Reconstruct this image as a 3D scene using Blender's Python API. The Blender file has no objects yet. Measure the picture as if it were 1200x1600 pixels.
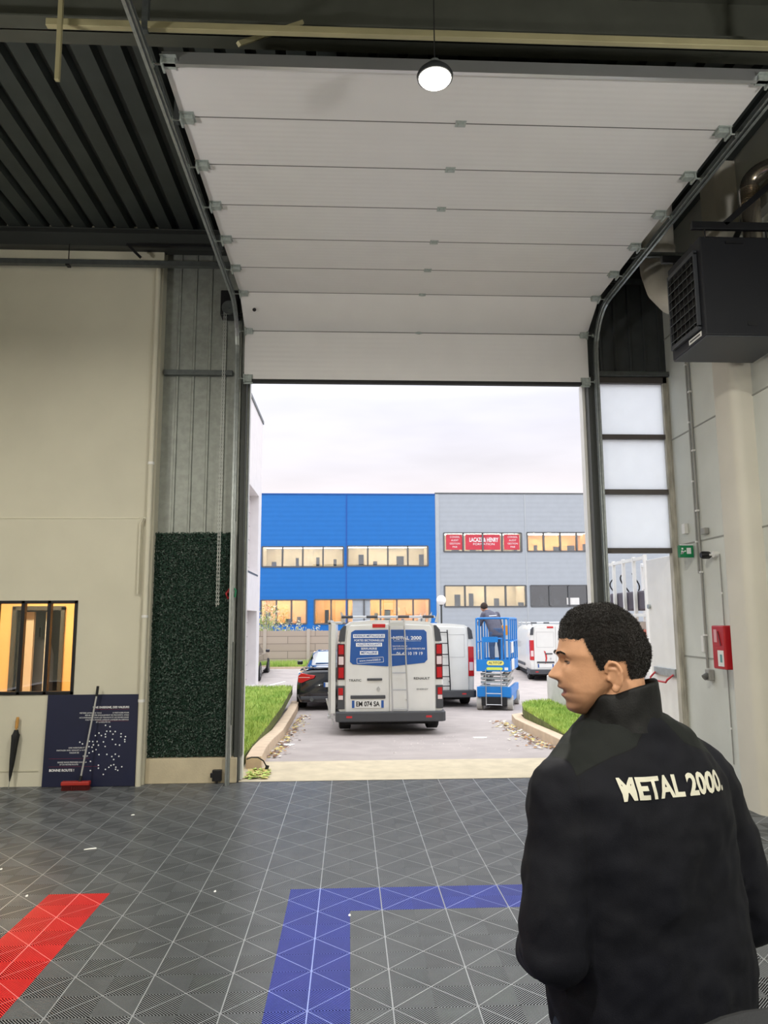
import bpy, bmesh, math, random
import numpy as np
from mathutils import Vector, Matrix, Euler
from mathutils.bvhtree import BVHTree
random.seed(7)
sc = bpy.context.scene
COL = sc.collection
PI = math.pi

# ---------------------------------------------------------------- camera
EYE = 1.8
FOC = 1168.0                                   # focal length for a 1200 x 1600 frame
_y = Vector((-54, -168, -FOC)).normalized()    # world axes seen from the camera
_z = Vector((-39, 8100, -FOC)); _z = (_z - _y * _z.dot(_y)).normalized()
_x = _y.cross(_z)
cam_d = bpy.data.cameras.new('camera')
cam = bpy.data.objects.new('camera', cam_d); COL.objects.link(cam)
cam_d.sensor_fit = 'VERTICAL'; cam_d.sensor_height = 36; cam_d.sensor_width = 27
cam_d.lens = 36 * FOC / 1600
cam_d.clip_start = 0.05; cam_d.clip_end = 300
cam.matrix_world = Matrix((( _x[0], _x[1], _x[2], 0), (_y[0], _y[1], _y[2], 0), (_z[0], _z[1], _z[2], EYE), (0, 0, 0, 1)))
sc.camera = cam

# ---------------------------------------------------------------- view
sc.view_settings.view_transform = 'Standard'
sc.view_settings.look = 'None'
sc.view_settings.exposure = 0.28
sc.view_settings.gamma = 1.0
sc.view_settings.use_curve_mapping = False

# ---------------------------------------------------------------- overcast sky
w = bpy.data.worlds.new('sky'); sc.world = w; w.use_nodes = True
nt = w.node_tree; nt.nodes.clear()
def N(t, **k):
    n = nt.nodes.new(t)
    for a, b in k.items(): setattr(n, a, b)
    return n
out = N('ShaderNodeOutputWorld'); bg = N('ShaderNodeBackground'); tc = N('ShaderNodeTexCoord')
sep = N('ShaderNodeSeparateXYZ'); nt.links.new(tc.outputs['Generated'], sep.inputs[0])
ramp = N('ShaderNodeValToRGB')
cr = ramp.color_ramp
cr.elements[0].position = 0.0; cr.elements[0].color = (0.88, 0.80, 0.79, 1)
cr.elements[1].position = 1.0; cr.elements[1].color = (2.7, 2.75, 2.9, 1)
for p, c in ((0.13, (0.87, 0.80, 0.80, 1)), (0.20, (0.77, 0.745, 0.79, 1)), (0.28, (0.79, 0.79, 0.88, 1)), (0.36, (0.98, 1.0, 1.1, 1)), (0.5, (1.9, 1.95, 2.05, 1))):
    e = cr.elements.new(p); e.color = c
nt.links.new(sep.outputs['Z'], ramp.inputs[0])
mp = N('ShaderNodeMapping'); mp.inputs['Scale'].default_value = (2, 2, 9); nt.links.new(tc.outputs['Generated'], mp.inputs[0])
no = N('ShaderNodeTexNoise'); no.inputs['Scale'].default_value = 2.2; no.inputs['Detail'].default_value = 3; nt.links.new(mp.outputs[0], no.inputs[0])
mr = N('ShaderNodeMapRange'); mr.inputs[1].default_value = .3; mr.inputs[2].default_value = .7; mr.inputs[3].default_value = .93; mr.inputs[4].default_value = 1.08
nt.links.new(no.outputs[0], mr.inputs[0])
mx = N('ShaderNodeVectorMath', operation='SCALE'); nt.links.new(ramp.outputs[0], mx.inputs[0]); nt.links.new(mr.outputs[0], mx.inputs['Scale'])
nt.links.new(mx.outputs[0], bg.inputs[0]); bg.inputs[1].default_value = 1.0
nt.links.new(bg.outputs[0], out.inputs[0])

LAMP_W = 135.0           # one high-bay lamp
LAMP_C = (1.0, 0.95, 0.84)
FILL_W = 30.0         # added fill lamps outside the picture, brightening the raised door
ROOM_W = 60.0           # office behind the inside window

# ---------------------------------------------------------------- helpers
def S(r, g, b):
    def f(c):
        c /= 255.0
        return c / 12.92 if c <= 0.04045 else ((c + 0.055) / 1.055) ** 2.4
    return (f(r), f(g), f(b), 1)

def mat(name, col, rough=.6, metal=0., var=0., vscale=3., bump=0., bscale=40., spec=.5, stretch=None, emit=0., alpha=None, trans=0., coat=0., col2=None, sheen=0.):
    m = bpy.data.materials.new(name); m.use_nodes = True
    t = m.node_tree; b = t.nodes['Principled BSDF']
    b.inputs['Base Color'].default_value = col; b.inputs['Roughness'].default_value = rough
    b.inputs['Metallic'].default_value = metal; b.inputs['Specular IOR Level'].default_value = spec
    b.inputs['Coat Weight'].default_value = coat
    b.inputs['Sheen Weight'].default_value = sheen
    if trans: b.inputs['Transmission Weight'].default_value = trans
    if emit:
        b.inputs['Emission Color'].default_value = col; b.inputs['Emission Strength'].default_value = emit
    co = t.nodes.new('ShaderNodeTexCoord'); src = co.outputs['Object']
    if stretch:
        mm = t.nodes.new('ShaderNodeMapping'); mm.inputs['Scale'].default_value = stretch
        t.links.new(src, mm.inputs[0]); src = mm.outputs[0]
    # every material carries a little procedural variation
    n = t.nodes.new('ShaderNodeTexNoise'); n.inputs['Scale'].default_value = vscale; n.inputs['Detail'].default_value = 5
    t.links.new(src, n.inputs[0])
    v = var if var else 0.04
    c2 = col2 if col2 else tuple([c * (1 - v) for c in col[:3]] + [1])
    r = t.nodes.new('ShaderNodeValToRGB'); r.color_ramp.elements[0].position = .35; r.color_ramp.elements[1].position = .65
    r.color_ramp.elements[0].color = c2; r.color_ramp.elements[1].color = tuple([min(1, c * (1 + v * .6)) for c in col[:3]] + [1]) if not col2 else col
    t.links.new(n.outputs[0], r.inputs[0]); t.links.new(r.outputs[0], b.inputs['Base Color'])
    if bump:
        n2 = t.nodes.new('ShaderNodeTexNoise'); n2.inputs['Scale'].default_value = bscale; n2.inputs['Detail'].default_value = 4
        t.links.new(src, n2.inputs[0])
        bp = t.nodes.new('ShaderNodeBump'); bp.inputs['Strength'].default_value = bump; bp.inputs['Distance'].default_value = .01
        t.links.new(n2.outputs[0], bp.inputs['Height']); t.links.new(bp.outputs[0], b.inputs['Normal'])
    return m

def wave_bump(m, axis='Z', scale=10., strength=.4, dist=.01, profile='SIN', darken=0.):
    """horizontal or vertical profiling rolled into a sheet"""
    t = m.node_tree; b = t.nodes['Principled BSDF']
    co = t.nodes.new('ShaderNodeTexCoord'); wv = t.nodes.new('ShaderNodeTexWave')
    wv.wave_type = 'BANDS'; wv.bands_direction = axis; wv.wave_profile = profile
    wv.inputs['Scale'].default_value = scale
    t.links.new(co.outputs['Object'], wv.inputs[0])
    bp = t.nodes.new('ShaderNodeBump'); bp.inputs['Strength'].default_value = strength; bp.inputs['Distance'].default_value = dist
    t.links.new(wv.outputs['Fac'], bp.inputs['Height']); t.links.new(bp.outputs[0], b.inputs['Normal'])
    return m

def brick_mat(name, c1, c2, mortar, w_, h_, ms=.01, rough=.7, axis='XZ', bump=.3):
    m = mat(name, c1, rough)
    t = m.node_tree; b = t.nodes['Principled BSDF']
    co = t.nodes.new('ShaderNodeTexCoord'); s = t.nodes.new('ShaderNodeSeparateXYZ'); c = t.nodes.new('ShaderNodeCombineXYZ')
    t.links.new(co.outputs['Object'], s.inputs[0]); t.links.new(s.outputs[axis[0]], c.inputs[0]); t.links.new(s.outputs[axis[1]], c.inputs[1])
    br = t.nodes.new('ShaderNodeTexBrick'); t.links.new(c.outputs[0], br.inputs[0])
    br.inputs['Color1'].default_value = c1; br.inputs['Color2'].default_value = c2; br.inputs['Mortar'].default_value = mortar
    br.inputs['Scale'].default_value = 1; br.inputs['Brick Width'].default_value = w_; br.inputs['Row Height'].default_value = h_; br.inputs['Mortar Size'].default_value = ms
    br.offset = 0.5
    t.links.new(br.outputs['Color'], b.inputs['Base Color'])
    bp = t.nodes.new('ShaderNodeBump'); bp.inputs['Strength'].default_value = bump; bp.inputs['Distance'].default_value = .01; bp.invert = True
    t.links.new(br.outputs['Fac'], bp.inputs['Height']); t.links.new(bp.outputs[0], b.inputs['Normal'])
    return m

def glass_mat(name, tint=(1, 1, 1, 1), rough=0.0, mixf=.12, col=(.8, .85, .9, 1)):
    """thin pane: mostly see-through with a faint reflection"""
    m = bpy.data.materials.new(name); m.use_nodes = True; t = m.node_tree; t.nodes.clear()
    o = t.nodes.new('ShaderNodeOutputMaterial'); tr = t.nodes.new('ShaderNodeBsdfTransparent'); gl = t.nodes.new('ShaderNodeBsdfGlossy')
    fr = t.nodes.new('ShaderNodeFresnel'); fr.inputs[0].default_value = 1.45
    mx = t.nodes.new('ShaderNodeMixShader'); tr.inputs[0].default_value = tint; gl.inputs['Roughness'].default_value = rough; gl.inputs[0].default_value = col
    ad = t.nodes.new('ShaderNodeMath'); ad.operation = 'ADD'; ad.inputs[1].default_value = mixf; t.links.new(fr.outputs[0], ad.inputs[0])
    t.links.new(ad.outputs[0], mx.inputs[0]); t.links.new(tr.outputs[0], mx.inputs[1]); t.links.new(gl.outputs[0], mx.inputs[2]); t.links.new(mx.outputs[0], o.inputs[0])
    return m

class MB:
    def __init__(s): s.v = []; s.f = []; s.mi = []; s.M = None
    def add(s, vs, fs, mi=0):
        k = len(s.v)
        s.v += [tuple(s.M @ Vector(p)) if s.M is not None else tuple(p) for p in vs]
        s.f += [tuple(i + k for i in f) for f in fs]; s.mi += [mi] * len(fs); return s
    def box(s, x0, x1, y0, y1, z0, z1, mi=0, M=None):
        vs = [(x0, y0, z0), (x1, y0, z0), (x1, y1, z0), (x0, y1, z0), (x0, y0, z1), (x1, y0, z1), (x1, y1, z1), (x0, y1, z1)]
        if M is not None: vs = [tuple(M @ Vector(v)) for v in vs]
        return s.add(vs, [(0, 3, 2, 1), (4, 5, 6, 7), (0, 1, 5, 4), (1, 2, 6, 5), (2, 3, 7, 6), (3, 0, 4, 7)], mi)
    def bar(s, a, b, wd, ht, mi=0, up=(0, 0, 1)):
        a = Vector(a); b = Vector(b); d = (b - a); L = d.length; d.normalize(); up = Vector(up)
        if abs(d.dot(up)) > .98: up = Vector((1, 0, 0))
        sx = d.cross(up).normalized(); uz = sx.cross(d)
        M = Matrix(((sx[0], d[0], uz[0], a[0]), (sx[1], d[1], uz[1], a[1]), (sx[2], d[2], uz[2], a[2]), (0, 0, 0, 1)))
        return s.box(-wd / 2, wd / 2, 0, L, -ht / 2, ht / 2, mi, M)
    def tube(s, pts, r, n=10, mi=0, cap=True):
        pts = [Vector(p) for p in pts]; m = len(pts); rr = r if isinstance(r, (list, tuple)) else [r] * m
        vs = []; t0 = (pts[1] - pts[0]).normalized(); up = Vector((0, 0, 1)) if abs(t0.z) < .9 else Vector((1, 0, 0))
        u = t0.cross(up).normalized()
        for i, p in enumerate(pts):
            t = (pts[min(i + 1, m - 1)] - pts[max(i - 1, 0)]).normalized()
            u = (u - t * u.dot(t)).normalized(); w2 = t.cross(u)
            for k in range(n):
                a = 2 * PI * k / n; vs.append(tuple(p + (u * math.cos(a) + w2 * math.sin(a)) * rr[i]))
        fs = [(i * n + k, i * n + (k + 1) % n, (i + 1) * n + (k + 1) % n, (i + 1) * n + k) for i in range(m - 1) for k in range(n)]
        if cap: fs += [tuple(range(n))[::-1], tuple(range((m - 1) * n, m * n))]
        return s.add(vs, fs, mi)
    def cyl(s, a, b, r, n=16, mi=0, r2=None): return s.tube([a, b], [r, r if r2 is None else r2], n, mi)
    def prism(s, poly, axis, a, b, mi=0):
        """poly of 2D points extruded along axis"""
        def P(p, q):
            return {'X': (q, p[0], p[1]), 'Y': (p[0], q, p[1]), 'Z': (p[0], p[1], q)}[axis]
        n = len(poly); vs = [P(p, a) for p in poly] + [P(p, b) for p in poly]
        fs = [tuple(range(n))[::-1], tuple(range(n, 2 * n))] + [(i, (i + 1) % n, n + (i + 1) % n, n + i) for i in range(n)]
        return s.add(vs, fs, mi)
    def loft(s, rings, mi=0, cap=True):
        n = len(rings[0]); m = len(rings); vs = [p for r in rings for p in r]
        fs = [(i * n + k, i * n + (k + 1) % n, (i + 1) * n + (k + 1) % n, (i + 1) * n + k) for i in range(m - 1) for k in range(n)]
        if cap: fs += [tuple(range(n))[::-1], tuple(range((m - 1) * n, m * n))]
        return s.add(vs, fs, mi)
    def ball(s, c, r, n=12, m=8, mi=0, sc_=(1, 1, 1), R=None):
        c = Vector(c); vs = []
        for i in range(m + 1):
            ph = PI * i / m
            for k in range(n):
                a = 2 * PI * k / n
                p = Vector((math.sin(ph) * math.cos(a) * r * sc_[0], math.sin(ph) * math.sin(a) * r * sc_[1], math.cos(ph) * r * sc_[2]))
                if R is not None: p = R @ p
                vs.append(tuple(c + p))
        return s.add(vs, [(i * n + k, (i + 1) * n + k, (i + 1) * n + (k + 1) % n, i * n + (k + 1) % n) for i in range(m) for k in range(n)], mi)
    def capsule(s, a, b, r0, r1, n=14, mi=0, flat=1.0):
        a = Vector(a); b = Vector(b); d = (b - a).normalized()
        pts = []; rr = []
        for k in range(5):
            t = PI / 2 * k / 4; pts.append(a - d * r0 * math.cos(t)); rr.append(max(r0 * math.sin(t), 1e-4))
        for k in range(1, 6):
            t = k / 5; pts.append(a.lerp(b, t)); rr.append(r0 + (r1 - r0) * t)
        for k in range(1, 5):
            t = PI / 2 * k / 4; pts.append(b + d * r1 * math.sin(t)); rr.append(max(r1 * math.cos(t), 1e-4))
        return s.tube(pts, rr, n, mi)
    def build(s, name, mats, parent=None, smooth=False, bevel=0., loc=None, rot=None, seg=2, autosm=False):
        me = bpy.data.meshes.new(name); me.from_pydata(s.v, [], s.f)
        if not isinstance(mats, (list, tuple)): mats = [mats]
        for m in mats: me.materials.append(m)
        if len(mats) > 1: me.polygons.foreach_set('material_index', s.mi)
        me.validate(); 
        bm = bmesh.new(); bm.from_mesh(me); bmesh.ops.recalc_face_normals(bm, faces=bm.faces); bm.to_mesh(me); bm.free()
        if smooth: me.polygons.foreach_set('use_smooth', [True] * len(me.polygons))
        if smooth == 'auto': me.set_sharp_from_angle(angle=math.radians(40))
        o = bpy.data.objects.new(name, me); COL.objects.link(o)
        if parent is not None: o.parent = parent
        if loc is not None: o.location = loc
        if rot is not None: o.rotation_euler = rot
        if bevel:
            b = o.modifiers.new('bevel', 'BEVEL'); b.width = bevel; b.segments = seg; b.limit_method = 'ANGLE'; b.angle_limit = math.radians(40)
        return o

def tag(o, label, cat, group=None, kind=None):
    o['label'] = label; o['category'] = cat
    if group: o['group'] = group
    if kind: o['kind'] = kind
    return o
def thing(name, loc, label, cat, group=None, rz=0.):
    o = bpy.data.objects.new(name, None); COL.objects.link(o); o.location = loc; o.rotation_euler = (0, 0, rz); o.empty_display_size = .1
    return tag(o, label, cat, group)
def struct(o, label=None, cat=None):
    o['kind'] = 'structure'
    if label: o['label'] = label
    if cat: o['category'] = cat
    return o
def copy_tree(o, parent=None):
    c = o.copy(); COL.objects.link(c); c.parent = parent
    for ch in list(o.children): copy_tree(ch, c)
    return c
def wall_holes(mb, x0, x1, z0, z1, holes, y0, y1, mi=0, axis='Y'):
    xs = sorted({x0, x1} | {h[0] for h in holes} | {h[1] for h in holes}); zs = sorted({z0, z1} | {h[2] for h in holes} | {h[3] for h in holes})
    xs = [x for x in xs if x0 <= x <= x1]; zs = [z for z in zs if z0 <= z <= z1]
    for a, b in zip(xs, xs[1:]):
        for c, d in zip(zs, zs[1:]):
            mxx = (a + b) / 2; mz = (c + d) / 2
            if any(h[0] < mxx < h[1] and h[2] < mz < h[3] for h in holes): continue
            if axis == 'Y': mb.box(a, b, y0, y1, c, d, mi)
            else: mb.box(y0, y1, a, b, c, d, mi)
    return mb
def text(s, size, m, loc, parent, name='lettering', bold=0., M=None, width=None, align='CENTER', ext=.0008, shear=0., space=1.0):
    cu = bpy.data.curves.new('t', 'FONT'); cu.body = s; cu.size = size; cu.extrude = ext; cu.offset = bold; cu.align_x = align; cu.align_y = 'CENTER'; cu.shear = shear; cu.space_character = space
    cu.resolution_u = 3
    o = bpy.data.objects.new('t', cu); COL.objects.link(o)
    dg = bpy.context.evaluated_depsgraph_get(); me = bpy.data.meshes.new_from_object(o.evaluated_get(dg)); bpy.data.objects.remove(o)
    if width:
        xs = [v.co.x for v in me.vertices]; k = width / (max(xs) - min(xs))
        for v in me.vertices: v.co.x *= k
    R = Matrix.Rotation(PI / 2, 4, 'X') if M is None else M          # stands up facing -Y
    me.transform(R)
    me.materials.clear(); me.materials.append(m)
    q = bpy.data.objects.new(name, me); COL.objects.link(q); q.location = loc
    if parent is not None: q.parent = parent
    return q
# ================================================================ materials
white_paint = mat('white_wall_paint', S(206, 202, 184), .75, var=.05, vscale=1.2, bump=.05)
side_paint = mat('side_wall_paint', S(205, 208, 202), .7, var=.06, vscale=1.5, bump=.1, bscale=20)
col_paint = mat('column_paint', S(204, 200, 188), .6, var=.04, vscale=2)
galv = mat('galvanised_sheet', S(150, 154, 148), .5, .35, var=.12, vscale=14)
galv_dark = mat('dark_coated_sheet', S(74, 78, 80), .5, .2, var=.1, vscale=8)
steel = mat('galvanised_steel', S(170, 176, 176), .35, .8, var=.12, vscale=20)
steel_d = mat('dull_steel', S(105, 110, 110), .45, .7, var=.12, vscale=15)
frame_dark = mat('dark_grey_frame', S(66, 69, 68), .5, .2)
black_metal = mat('black_powder_coat', S(22, 23, 27), .45, .1)
heater_black = mat('heater_black_coat', S(20, 22, 29), .55, .1)
heater_under = mat('heater_dark_grey_coat', S(60, 63, 68), .5, .1)
black_rubber = mat('black_rubber', S(22, 22, 23), .7)
roof_m = mat('roof_deck_coating', S(60, 66, 64), .6, .1, var=.12, vscale=3)
beam_m = mat('beam_paint', S(74, 76, 68), .6, .1, var=.1, vscale=4)
beige_steel = mat('beige_steel_tube', S(158, 151, 116), .5, .1, var=.08)
door_white = wave_bump(mat('door_panel_white', S(215, 213, 212), .4, 0, var=.02), 'Y', 5.2, .16, .003)
concrete = mat('beige_concrete', S(196, 184, 158), .85, var=.1, vscale=5, bump=.2, bscale=60)
concrete_g = mat('pale_concrete', S(200, 198, 192), .85, var=.1, vscale=4, bump=.2)
asphalt = mat('asphalt', S(170, 161, 157), .9, var=.09, vscale=2.2, bump=.5, bscale=180)
white_pl = mat('white_plastic', S(225, 225, 222), .4)
grey_pl = mat('grey_plastic', S(150, 150, 146), .5)
red_pl = mat('red_plastic', S(176, 24, 34), .4)
van_white = mat('van_white_paint', S(222, 222, 218), .3, 0, var=.03, vscale=4, coat=.5)
bumper_m = mat('dark_bumper_plastic', S(68, 70, 74), .55)
tail_red = mat('tail_light_red', S(190, 18, 28), .2, coat=.6)
tail_white = mat('tail_light_clear', S(225, 205, 205), .2, coat=.6)
glass_dark = mat('dark_car_glass', S(30, 34, 38), .08, 0, spec=.8)
vinyl_blue = mat('blue_window_vinyl', S(28, 84, 158), .3, coat=.3)
text_white = mat('white_lettering', S(236, 238, 240), .5)
text_dark = mat('dark_lettering', S(60, 62, 66), .5)
car_black = mat('black_car_paint', S(14, 17, 28), .15, 0, coat=1.)
alu = mat('aluminium', S(196, 198, 200), .3, .8)
lift_blue = mat('lift_blue_paint', S(20, 122, 200), .4)
glass_c = glass_mat('clear_window_glass', (.92, .95, .96, 1), 0, .05)
glass_o = glass_mat('office_window_glass', (.80, .84, .86, 1), 0, .12, (.8, .84, .88, 1))
skin = mat('skin', S(178, 128, 98), .5, var=.08, vscale=30, bump=.05, bscale=200)
jean = mat('blue_denim', S(70, 92, 125), .85, var=.15, vscale=30)

def attr_pane(name, c, tr):
    m = bpy.data.materials.new(name); m.use_nodes = True; t = m.node_tree; t.nodes.clear()
    o = t.nodes.new('ShaderNodeOutputMaterial'); a = t.nodes.new('ShaderNodeBsdfTranslucent'); d = t.nodes.new('ShaderNodeBsdfDiffuse'); x = t.nodes.new('ShaderNodeMixShader')
    n = t.nodes.new('ShaderNodeTexNoise'); n.inputs['Scale'].default_value = 6; r = t.nodes.new('ShaderNodeValToRGB')
    r.color_ramp.elements[0].color = tuple(v * .93 for v in c[:3]) + (1,); r.color_ramp.elements[1].color = c
    co = t.nodes.new('ShaderNodeTexCoord'); t.links.new(co.outputs['Object'], n.inputs[0]); t.links.new(n.outputs[0], r.inputs[0])
    t.links.new(r.outputs[0], a.inputs[0]); d.inputs[0].default_value = c; x.inputs[0].default_value = tr
    t.links.new(d.outputs[0], x.inputs[1]); t.links.new(a.outputs[0], x.inputs[2]); t.links.new(x.outputs[0], o.inputs[0]); return m
opal = attr_pane('opal_translucent_sheet', (.93, .95, .97, 1), .85)

# ================================================================ the setting
# ribbed clip-together floor tiles, 0.4 m, every quarter ribbed across its diagonal
def ribbed_floor():
    q = .2; n = 13; X0 = .007 - 12 * .4; Y0 = 4.98 - 10 * .4; nx, ny = 44, 39.5
    V = []; F = []; MI = []
    zt, zb = 0.0, -.010
    ny = int(ny)
    seg = 2 * q / (2 * n)
    def colour(cx, cy):
        if cx < -1.593 and cx > -1.993 and cy < 5.38: return 4
        if -.393 < cx < .007 and cy < 5.38: return 2
        if -.393 < cx < 2.407 and 4.98 < cy < 5.38: return 2
        return 0
    for i in range(nx):
        for j in range(ny):
            x0 = X0 + i * q; y0 = Y0 + j * q
            if y0 > 8.75 or x0 > 4.1: continue
            s = 1 if (i + j) % 2 == 1 else -1
            ci = colour(x0 + q / 2, y0 + q / 2)
            def P(c, e):        # end e of the rib line at offset c
                if c <= q: p = (c, 0) if e else (0, c)
                else: p = (q, c - q) if e else (c - q, q)
                return (x0 + (p[0] if s > 0 else q - p[0]), y0 + p[1])
            for k in range(2 * n):
                c1 = k * seg + seg * .30; c2 = (k + 1) * seg - seg * .30
                a = P(c1, 1); b = P(c1, 0); c = P(c2, 0); d = P(c2, 1); m = len(V)
                zm = zt - .0013                        # light upper band; the darker flank below paints the shade in the gaps
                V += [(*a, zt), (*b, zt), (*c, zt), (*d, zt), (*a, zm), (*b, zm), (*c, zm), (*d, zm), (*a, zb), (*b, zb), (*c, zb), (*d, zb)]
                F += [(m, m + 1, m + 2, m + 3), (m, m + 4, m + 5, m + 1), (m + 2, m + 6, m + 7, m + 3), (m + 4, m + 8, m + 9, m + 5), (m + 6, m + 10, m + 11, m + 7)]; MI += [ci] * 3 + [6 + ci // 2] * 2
            # the spine that ties the ribs together, across them
            wv = .0030; m = len(V)
            pts = [(wv, -wv), (q + 0, q - 2 * wv), (q - wv, q + wv), (-wv, wv)]
            pts = [(max(0, min(q, a)), max(0, min(q, b))) for a, b in [(0, 0), (wv, 0), (q, q - wv), (q, q), (q - wv, q), (0, wv)]]
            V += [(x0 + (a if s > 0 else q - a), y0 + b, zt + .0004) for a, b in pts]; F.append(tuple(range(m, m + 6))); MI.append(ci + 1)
    # continuous joint along the middle of each row of tiles
    for i in range(0, nx):
        x0 = X0 + i * q
        if i % 2 == 1:
            for a, b in ((Y0, 5.38), (5.38, 8.8)):
                ci = colour(x0 + .001, (a + b) / 2 if a > 5 else 4.9); m = len(V)
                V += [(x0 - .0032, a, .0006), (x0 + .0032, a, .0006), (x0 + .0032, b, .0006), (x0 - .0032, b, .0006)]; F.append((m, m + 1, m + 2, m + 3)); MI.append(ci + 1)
    me = bpy.data.meshes.new('floor'); me.from_pydata(V, [], F)
    for m in (tile_k, tile_kl, tile_b, tile_bl, tile_r, tile_rl, mat('black_gap_shade', S(16, 16, 17), .8), mat('blue_gap_shade', S(22, 24, 96), .8), mat('red_gap_shade', S(150, 20, 26), .8)): me.materials.append(m)  # the last three colours carry the painted shade of the rib gaps
    me.polygons.foreach_set('material_index', MI)
    o = bpy.data.objects.new('floor', me); COL.objects.link(o); return o
tile_k = mat('black_tile_rib', S(118, 122, 126), .27, var=.12, vscale=3.5, spec=1.0)  # rib tops lightened from black: grazing sheen put into the colour
tile_kl = mat('black_sheen_spine', S(134, 138, 142), .35, var=.1, spec=.8)  # lighter than the ribs: gloss along the spine painted as colour
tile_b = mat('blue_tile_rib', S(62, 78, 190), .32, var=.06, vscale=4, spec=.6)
tile_bl = mat('blue_sheen_spine', S(140, 155, 225), .4)  # pale blue stands for the gloss on the spine
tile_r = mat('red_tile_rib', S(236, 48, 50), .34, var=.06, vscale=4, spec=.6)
tile_rl = mat('red_sheen_spine', S(238, 120, 120), .4)  # pale red stands for the gloss on the spine
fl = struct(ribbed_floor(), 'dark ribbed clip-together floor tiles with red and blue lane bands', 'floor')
tile_base = mat('tile_underside', S(7, 7, 8), .95)
base = MB().box(-9, 4.3, -6, 8.86, -.06, -.0101).build('floor_slab', tile_base, fl)

# roof deck: trapezoid ribs running away from the camera
def deck(x0, x1, y0, y1, z, pitch, name, m):
    mb = MB(); pts = []
    x = x0
    while x < x1:
        pts += [(x, z), (x + pitch * .62, z), (x + pitch * .70, z + .09), (x + pitch * .92, z + .09)]; x += pitch
    pts.append((x, z))
    mb.add([(p[0], y0, p[1]) for p in pts] + [(p[0], y1, p[1]) for p in pts], [(i, i + 1, len(pts) + i + 1, len(pts) + i) for i in range(len(pts) - 1)])
    mb.box(x0, x, y0, y1, z + .095, z + .2)
    return mb.build(name, m)
struct(deck(-9.2, 4.3, -6.2, 9.1, 6.5, .255, 'ceiling', roof_m), 'dark corrugated steel roof deck', 'ceiling')

# facade wall left of the door, with the office window opening
wl = MB(); wall_holes(wl, -9.2, -2.27, 0, 6.6, [(-5.35, -3.085, .985, 2.03)], 8.72, 8.92)
wall_front = struct(wl.build('wall_front', white_paint), 'cream painted front wall with an office window', 'wall')
# shallow ledge lines on that wall
MB().box(-5.8, -2.44, 8.714, 8.72, 2.97, 2.985).build('surface_trunking', mat('cream_trunking', S(214, 210, 190), .6), wall_front)
MB().box(-5.8, -3.42, 8.712, 8.72, .16, .172).build('dado_groove', mat('cream_groove', S(190, 186, 166), .6), wall_front)
struct(wall_holes(MB(), -6, 7.0, 0, 6.6, [], 3.98, 4.25, axis='X').box(3.98, 4.25, 7.0, 8.95, 0, 6.6).build('wall_right', side_paint), 'white painted concrete side wall', 'wall')
struct(MB().box(-9.3, 4.3, -6.3, -6.1, 0, 6.6).build('wall_back', white_paint))
struct(MB().box(-9.4, -9.2, -6.3, 8.9, 0, 6.6).build('wall_left', white_paint))
# horizontal joints of the side wall
jm = mat('panel_joint_filler', S(150, 152, 146), .8)  # grey filler between the wall panels
jb = MB()
for z in (1.35, 2.66, 3.97, 5.28): jb.box(3.972, 3.982, 0, 8.9, z, z + .014)
for y in (5.0, 2.4): jb.box(3.972, 3.982, y, y + .014, 0, 6.5)
struct(jb.build('trim_1', jm), 'joints between the precast side wall panels', 'wall joint')

# sheet cladding either side of and above the door
def sheet(name, x0, x1, z0, z1, y, m, pitch=.19, d=.018):
    pts = []; x = x0
    while x < x1 - .01:
        pts += [(x, 0), (min(x + pitch * .8, x1), 0), (min(x + pitch * .84, x1), -d), (min(x + pitch * .96, x1), -d)]; x += pitch
    pts.append((x1, 0)); n = len(pts)
    mb = MB().add([(p[0], y + p[1], z0) for p in pts] + [(p[0], y + p[1], z1) for p in pts], [(i, i + 1, n + i + 1, n + i) for i in range(n - 1)])
    mb.box(x0, x1, y + .002, y + .08, z0, z1)
    return mb.build(name, m)
struct(sheet('wall_cladding_left', -2.27, -1.22, 0.27, 6.5, 8.90, galv), 'galvanised profiled sheet between the cream wall and the door', 'cladding')
struct(sheet('wall_cladding_right', 2.98, 4.0, 4.78, 6.5, 8.90, galv_dark), 'dark profiled sheet above the glazed strip', 'cladding')
struct(sheet('wall_lintel', -1.22, 2.98, 4.72, 6.5, 8.93, galv_dark), 'dark sheet lintel behind the rolled up door', 'cladding')
struct(MB().box(-2.268, -1.26, 8.76, 8.98, 0, .27).build('baseboard_left', concrete, bevel=.006), 'beige concrete plinth under the hedge panel', 'plinth')
# jambs
struct(MB().box(-1.30, -1.245, 8.80, 9.02, 0, 4.72).box(2.94, 3.05, 8.80, 9.02, 0, 4.78).box(-1.3, 3.05, 8.85, 9.02, 4.70, 4.80).build('trim_2', frame_dark, bevel=.004), 'dark grey steel frame around the vehicle door opening', 'door frame')
struct(MB().box(-1.245, -1.222, 8.93, 9.06, 0, 4.7).box(2.905, 2.94, 8.93, 9.06, 0, 4.7).build('trim_3', white_pl), 'white outer reveal of the door opening', 'trim')

# outside ground: drops a little beyond the threshold
def gz(y):
    return float(np.interp(y, [10.1, 13, 18.5, 27.5, 32], [-.012, -.17, -.38, -.38, -.2]))
gy = [10.05, 13, 18.5, 27.5, 32, 60]
mb = MB(); xs = [-16, -2, 0, 3, 34]
mb.add([(x, y, gz(y)) for y in gy for x in xs], [(i * 5 + k, i * 5 + k + 1, (i + 1) * 5 + k + 1, (i + 1) * 5 + k) for i in range(5) for k in range(4)])
struct(mb.build('ground', asphalt), 'pinkish grey asphalt yard', 'ground')
struct(MB().box(-9, 9, 8.86, 10.06, -.25, -.008).build('threshold', concrete, bevel=.01), 'beige concrete apron across the doorway', 'threshold')

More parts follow.
